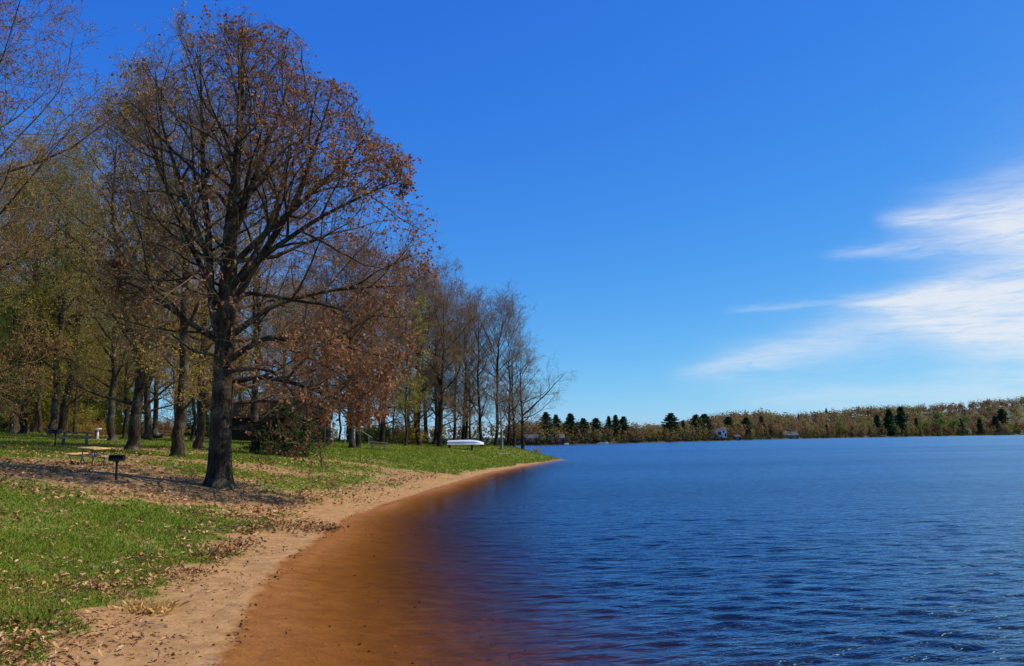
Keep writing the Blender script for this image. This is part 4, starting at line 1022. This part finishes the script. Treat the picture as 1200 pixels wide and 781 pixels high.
def conifer_mesh(seed, style):
    """unit-height conifer, tip at z=1"""
    g = np.random.default_rng(seed)
    tm = MB().raw(*tubes(np.array([[[0, 0, -.03], [0, 0, .5], [0, 0, .98]]]), np.array([[.016, .011, .002]]), 6)).mesh('trunk', BARK2)
    n = 150; z = g.uniform(.08 if style == 'spruce' else .24, .99, n)
    if style == 'spruce': L = (1.02 - z) * .27 * g.uniform(.7, 1.15, n) + .012
    else:
        wh = np.round(z * 11 + g.normal(0, .12, n)); z = np.minimum(wh / 11 + g.normal(0, .008, n), .985)
        L = np.interp(z, [.2, .32, .5, .7, .86, 1], [.08, .17, .19, .14, .085, .012]) * g.uniform(.5, 1.2, n) * np.random.default_rng(seed + 50).uniform(.6, 1.25, 14)[np.clip(wh, 0, 13).astype(int)]
    az_ = g.uniform(0, 6.28, n); up = -.25 if style == 'spruce' else .22
    D = nrm(np.stack([np.cos(az_), np.sin(az_), np.full(n, up)], -1)); P = np.stack([np.zeros(n), np.zeros(n), z], -1)
    m = 20; u = g.uniform(.15, 1, (n, m)); q = P[:, None] + D[:, None] * (L[:, None] * u)[..., None] + g.normal(0, 1, (n, m, 3)) * [.012, .012, .009]
    V, T, rv = leaves(q.reshape(-1, 3), .05 if style == 'spruce' else .055, g, .45)
    return tm, mesh_np('crown', V, None, T, FNEEDLE, False, None, dict(rnd=rv))
CON = {'spruce': [conifer_mesh(i, 'spruce') for i in (1, 2)], 'pine': [conifer_mesh(i, 'pine') for i in (3, 4, 5)]}
# photo column, top row, width factor, kind, metres behind the waterline, label
FC = [(640, 484, 1.0, 'pine', 10, 'far shore pine just right of the last bare tree'), (652, 487, .8, 'pine', 16, 'smaller far pine second right of the last bare tree'),
      (669, 486, 1.15, 'pine', 6, 'dark far pine leftmost of the open shoreline pines'), (684, 491, 1.1, 'pine', 5, 'dark far pine second among the open shoreline pines'),
      (699, 491, 1.2, 'pine', 5, 'broad dark far pine third among the open shoreline pines'), (714, 489, .75, 'pine', 8, 'slim far pine, left of the close trio'),
      (722, 487, .75, 'pine', 8, 'tall slim far pine, middle of the close trio'), (731, 489, .95, 'pine', 8, 'far pine, right of the close trio'),
      (745, 503, 1.0, 'spruce', 5, 'short dark far spruce right of the close pine trio'), (787, 485, 1.25, 'pine', 5, 'tallest dark pine on the far shore left of the white cabin'),
      (801, 493, .8, 'spruce', 6, 'narrow far spruce right of the tallest dark pine'), (816, 487, 1.2, 'pine', 9, 'left half of the broad dark pine pair by the white cabin'), (826, 486, 1.3, 'pine', 8, 'right half of the broad dark pine pair by the white cabin'),
      (854, 489, 1.15, 'pine', 12, 'dark far pine just right of the white cabin'), (866, 497, .8, 'spruce', 8, 'short far spruce between the two pines right of the white cabin'), (875, 490, 1.25, 'pine', 6, 'stout dark far pine second right of the white cabin'),
      (893, 488, .9, 'spruce', 14, 'slim pointed far spruce right of the stout pine'), (909, 492, .7, 'spruce', 40, 'small far spruce before the grey roofed lodge'), (913, 504, 1.2, 'spruce', 5, 'low dark far spruce left of the grey roofed lodge'),
      (937, 485, .5, 'spruce', 210, 'lone dark spruce on the hill crest above the lodge'), (970, 479, .55, 'pine', 240, 'lone dark pine on the hill crest right of centre'), (969, 498, .9, 'spruce', 6, 'dark far spruce by the pale sand spit'),
      (999, 500, .9, 'spruce', 6, 'low far spruce left of the tall spruce trio'), (1019, 481, .6, 'spruce', 170, 'small dark spruce high on the far hillside'), (1029, 486, .95, 'spruce', 8, 'left one of the tall dark spruce trio at right'),
      (1043, 480, 1.05, 'spruce', 8, 'middle one of the tall dark spruce trio at right'), (1057, 478, 1.0, 'pine', 8, 'right one of the tall dark trio at right, round topped'), (1075, 490, .8, 'spruce', 8, 'thin pointed far spruce right of the tall trio'),
      (1126, 491, 1.1, 'spruce', 6, 'dark far spruce left of the small lakeside house'), (1149, 491, 1.1, 'spruce', 6, 'dark far spruce right of the small lakeside house'), (1168, 488, 1.2, 'spruce', 6, 'broad dark far spruce near the right picture edge'),
      (1176, 480, 1.1, 'pine', 20, 'tall far pine near the right picture edge'), (1192, 496, 1.0, 'spruce', 6, 'dark far spruce last at the right picture edge')]
def far_at(px, off):
    t = ray(px, 512)[0]; y = float(np.interp(t, FS_T, FS_D)) + off; x = t * y
    return np.array([x, y, float(far_z(np.array([[x, y]]))[0])])
def top_z(px, py, y): return EYE[2] + ray(px, py)[2] * y
for i, (px, py, wf, kd, off, lb) in enumerate(FC):
    off = off if off > 60 else off * 1.6 + 3
    p = far_at(px, off); H = max(top_z(px, py, p[1]) - p[2], 4); wf = wf * 1.45
    if off > 100: H = min(H, 24)
    r = link(kd + '_tree', None, loc=p, rz=i * 1.7, label=lb, cat='tree', group='conifers of the far shore'); r.scale = (H * wf, H * wf, H)
    me = CON[kd][i % len(CON[kd])]; link('trunk', me[0], r); link('crown', me[1], r)
# leafing broadleaf trees that stand out on the far shore
FG = [(799, 495, 'far_yellow_green', 'yellow green tree beside the tallest dark far pine'), (1102, 482, 'far_green', 'large fresh green tree on the right far shore'), (1118, 486, 'far_green', 'bright green tree left of the dark spruce by the small house'), (984, 494, 'far_green', 'green leafing tree on the far shore left of the spruce trio'),
      (1084, 489, 'far_green', 'pale green tree beside the thin pointed far spruce'), (1132, 488, 'far_green', 'green tree behind the small lakeside house')]
def ball_tree(seed):
    g = np.random.default_rng(seed); m = 420; cs = nrm(g.normal(0, 1, (9, 3))) * [.2, .2, .27]
    dd = nrm(g.normal(0, 1, (m, 3))); q = cs[g.integers(0, 9, m)] + dd * (g.uniform(.5, 1, (m, 1)) * .16) + [0, 0, .6]
    V, T, rv = cards(q, dd + [0, 0, .3], .075, g)
    return MB().raw(*tubes(np.array([[[0, 0, -.03], [0, 0, .4], [0.02, 0, .8]]]), np.array([[.018, .013, .004]]), 5)).mesh('trunk', BARK2), mesh_np('crown', V, None, T, FARL[2], False, None, dict(rnd=rv))
BT = [ball_tree(51), ball_tree(52)]
for i, (px, py, mt, lb) in enumerate(FG):
    p = far_at(px, 7); H = top_z(px, py, p[1]) - p[2]
    r = link('broadleaf_tree', None, loc=p, rz=i, label=lb, cat='tree', group='leafing trees of the far shore'); r.scale = (H * .95, H * .95, H)
    link('trunk', BT[i % 2][0], r); link('crown', BT[i % 2][1], r, mat=MATS[mt])

# lakeside houses on the far shore
HW = plain('white_house_wall', (.72, .76, .80), .7, .06, 1); HG = plain('grey_house_wall', (.20, .18, .16), .8, .2, 1)
HB_ = plain('blue_house_wall', (.03, .045, .13), .7, .2, 1); HR = plain('grey_roof', (.10, .095, .10), .85, .2, 1); HT = plain('tan_house_wall', (.30, .24, .18), .8, .2, 1)
def house(px, off, L, D, hw, rr, wall, roof, rz, label, wins, name='house', lift=0.0):
    p = far_at(px, off)
    r = link(name, None, loc=p + np.array([0, 0, lift]), rz=rz, label=label, cat='house')
    mb = MB().box((0, 0, hw / 2 - .4), (L, D, hw + .8))
    for s in (-1, 1): mb.raw([(s * L / 2, -D / 2, hw), (s * L / 2, D / 2, hw), (s * L / 2, 0, hw + rr)], (), [(0, 1, 2)])
    mb.build('wall', wall, r)
    a = math.atan2(rr, D / 2); rf = MB()
    for s in (-1, 1):
        M = np.array([[1, 0, 0], [0, math.cos(a), s * math.sin(a)], [0, -s * math.sin(a), math.cos(a)]])
        rf.box((0, s * (D / 4 + .15), hw + rr / 2 + .02), (L + .8, D / 2 / math.cos(a) + .6, .2), M)
    ro = rf.build('roof', roof, r)
    MB().box((L * .2, .4, hw + rr + .2), (.7, .7, 1.5)).build('chimney', HG, ro)
    for x, z, w_, h_ in wins:
        wn = MB().box((x, -D / 2 - .03, z), (w_ + .3, .08, h_ + .3)).build('window', HW if wall is not HW else HG, r)
        MB().box((x, -D / 2 - .09, z), (w_, .06, h_)).build('pane', GLASSD, wn)
    MB().box((L * .42, -D / 2 - .04, 1.05), (1.0, .08, 2.1)).build('door', RACK, r)
house(843, 9, 8.2, 6, 4.6, 1.6, HW, HR, .1, 'white two storey cabin among pines on the far shore', [(-.8, 2.2, 2.4, 2.2), (2.2, 3.2, .8, 1.0)], lift=2.2)
house(833, 12, 6.5, 5, 3.0, 1.6, HG, HR, .1, 'dim grey annex left of the white far cabin', [(-1, 1.6, 1.2, 1.2)], lift=1.2)
house(925, 9, 13, 8, 2.8, 3.4, HG, HR, .15, 'dark lodge with broad grey roof at the far waterline', [(-3, 1.5, 1.6, 1.2), (2, 1.5, 1.6, 1.2)])
house(1134, 12, 7, 7, 4.8, 2.2, HG, HR, .5, 'small grey house among spruces on the right far shore', [(-1.2, 3.0, 1.4, 1.4), (1.2, 3.0, 1.2, 1.4)], lift=1.0)
house(652, 7, 6.5, 5, 2.6, 1.5, HB_, HR, 0, 'dark blue shed on the far shore right of the last bare tree', [(-1.2, 1.5, 1.2, 1.0)])
house(623, 8, 5.5, 5, 2.6, 1.5, HT, HR, -.1, 'tan hut on the far shore seen beside the last bare tree', [(-1, 1.5, 1.2, 1.0)])
house(863, 3, 4.2, 5, 2.6, 1.0, HB_, HR, 0, 'dark blue boathouse at the water between far pines', [(0, 1.2, 1.6, 1.2)], name='boathouse')
# small moored boats
def small_boat(px, off, L, label):
    p = far_at(px, off); r = link('moored_boat', None, loc=(p[0], p[1], .0), rz=.2, label=label, cat='boat', group='boats at the far shore')
    xs = np.linspace(-.5, .5, 9) * L; S = []
    for x in xs:
        u = x / L + .5; hw = .16 * L * np.interp(u, [0, .6, 1], [.9, 1, .08]); S.append([(x, -hw, .75), (x, -hw * .7, .0), (x, 0, -.15), (x, hw * .7, 0), (x, hw, .75)])
    S = np.array(S); ii = np.arange(45).reshape(9, 5); MB().raw(S.reshape(-1, 3), np.stack([ii[:-1, :-1], ii[1:, :-1], ii[1:, 1:], ii[:-1, 1:]], -1).reshape(-1, 4)).build('hull', WHITE, r, True)
    MB().box((-.05 * L, 0, .65), (L * .8, L * .22, .08)).build('deck', WHITE, r); MB().box((.05 * L, 0, 1.0), (.06, L * .2, .6)).build('windscreen', GLASSD, r)
small_boat(661, -1.5, 4.2, 'small white boat moored below the dark blue far shed')
small_boat(707, -1.5, 5.0, 'white boat moored under the close trio of far pines')
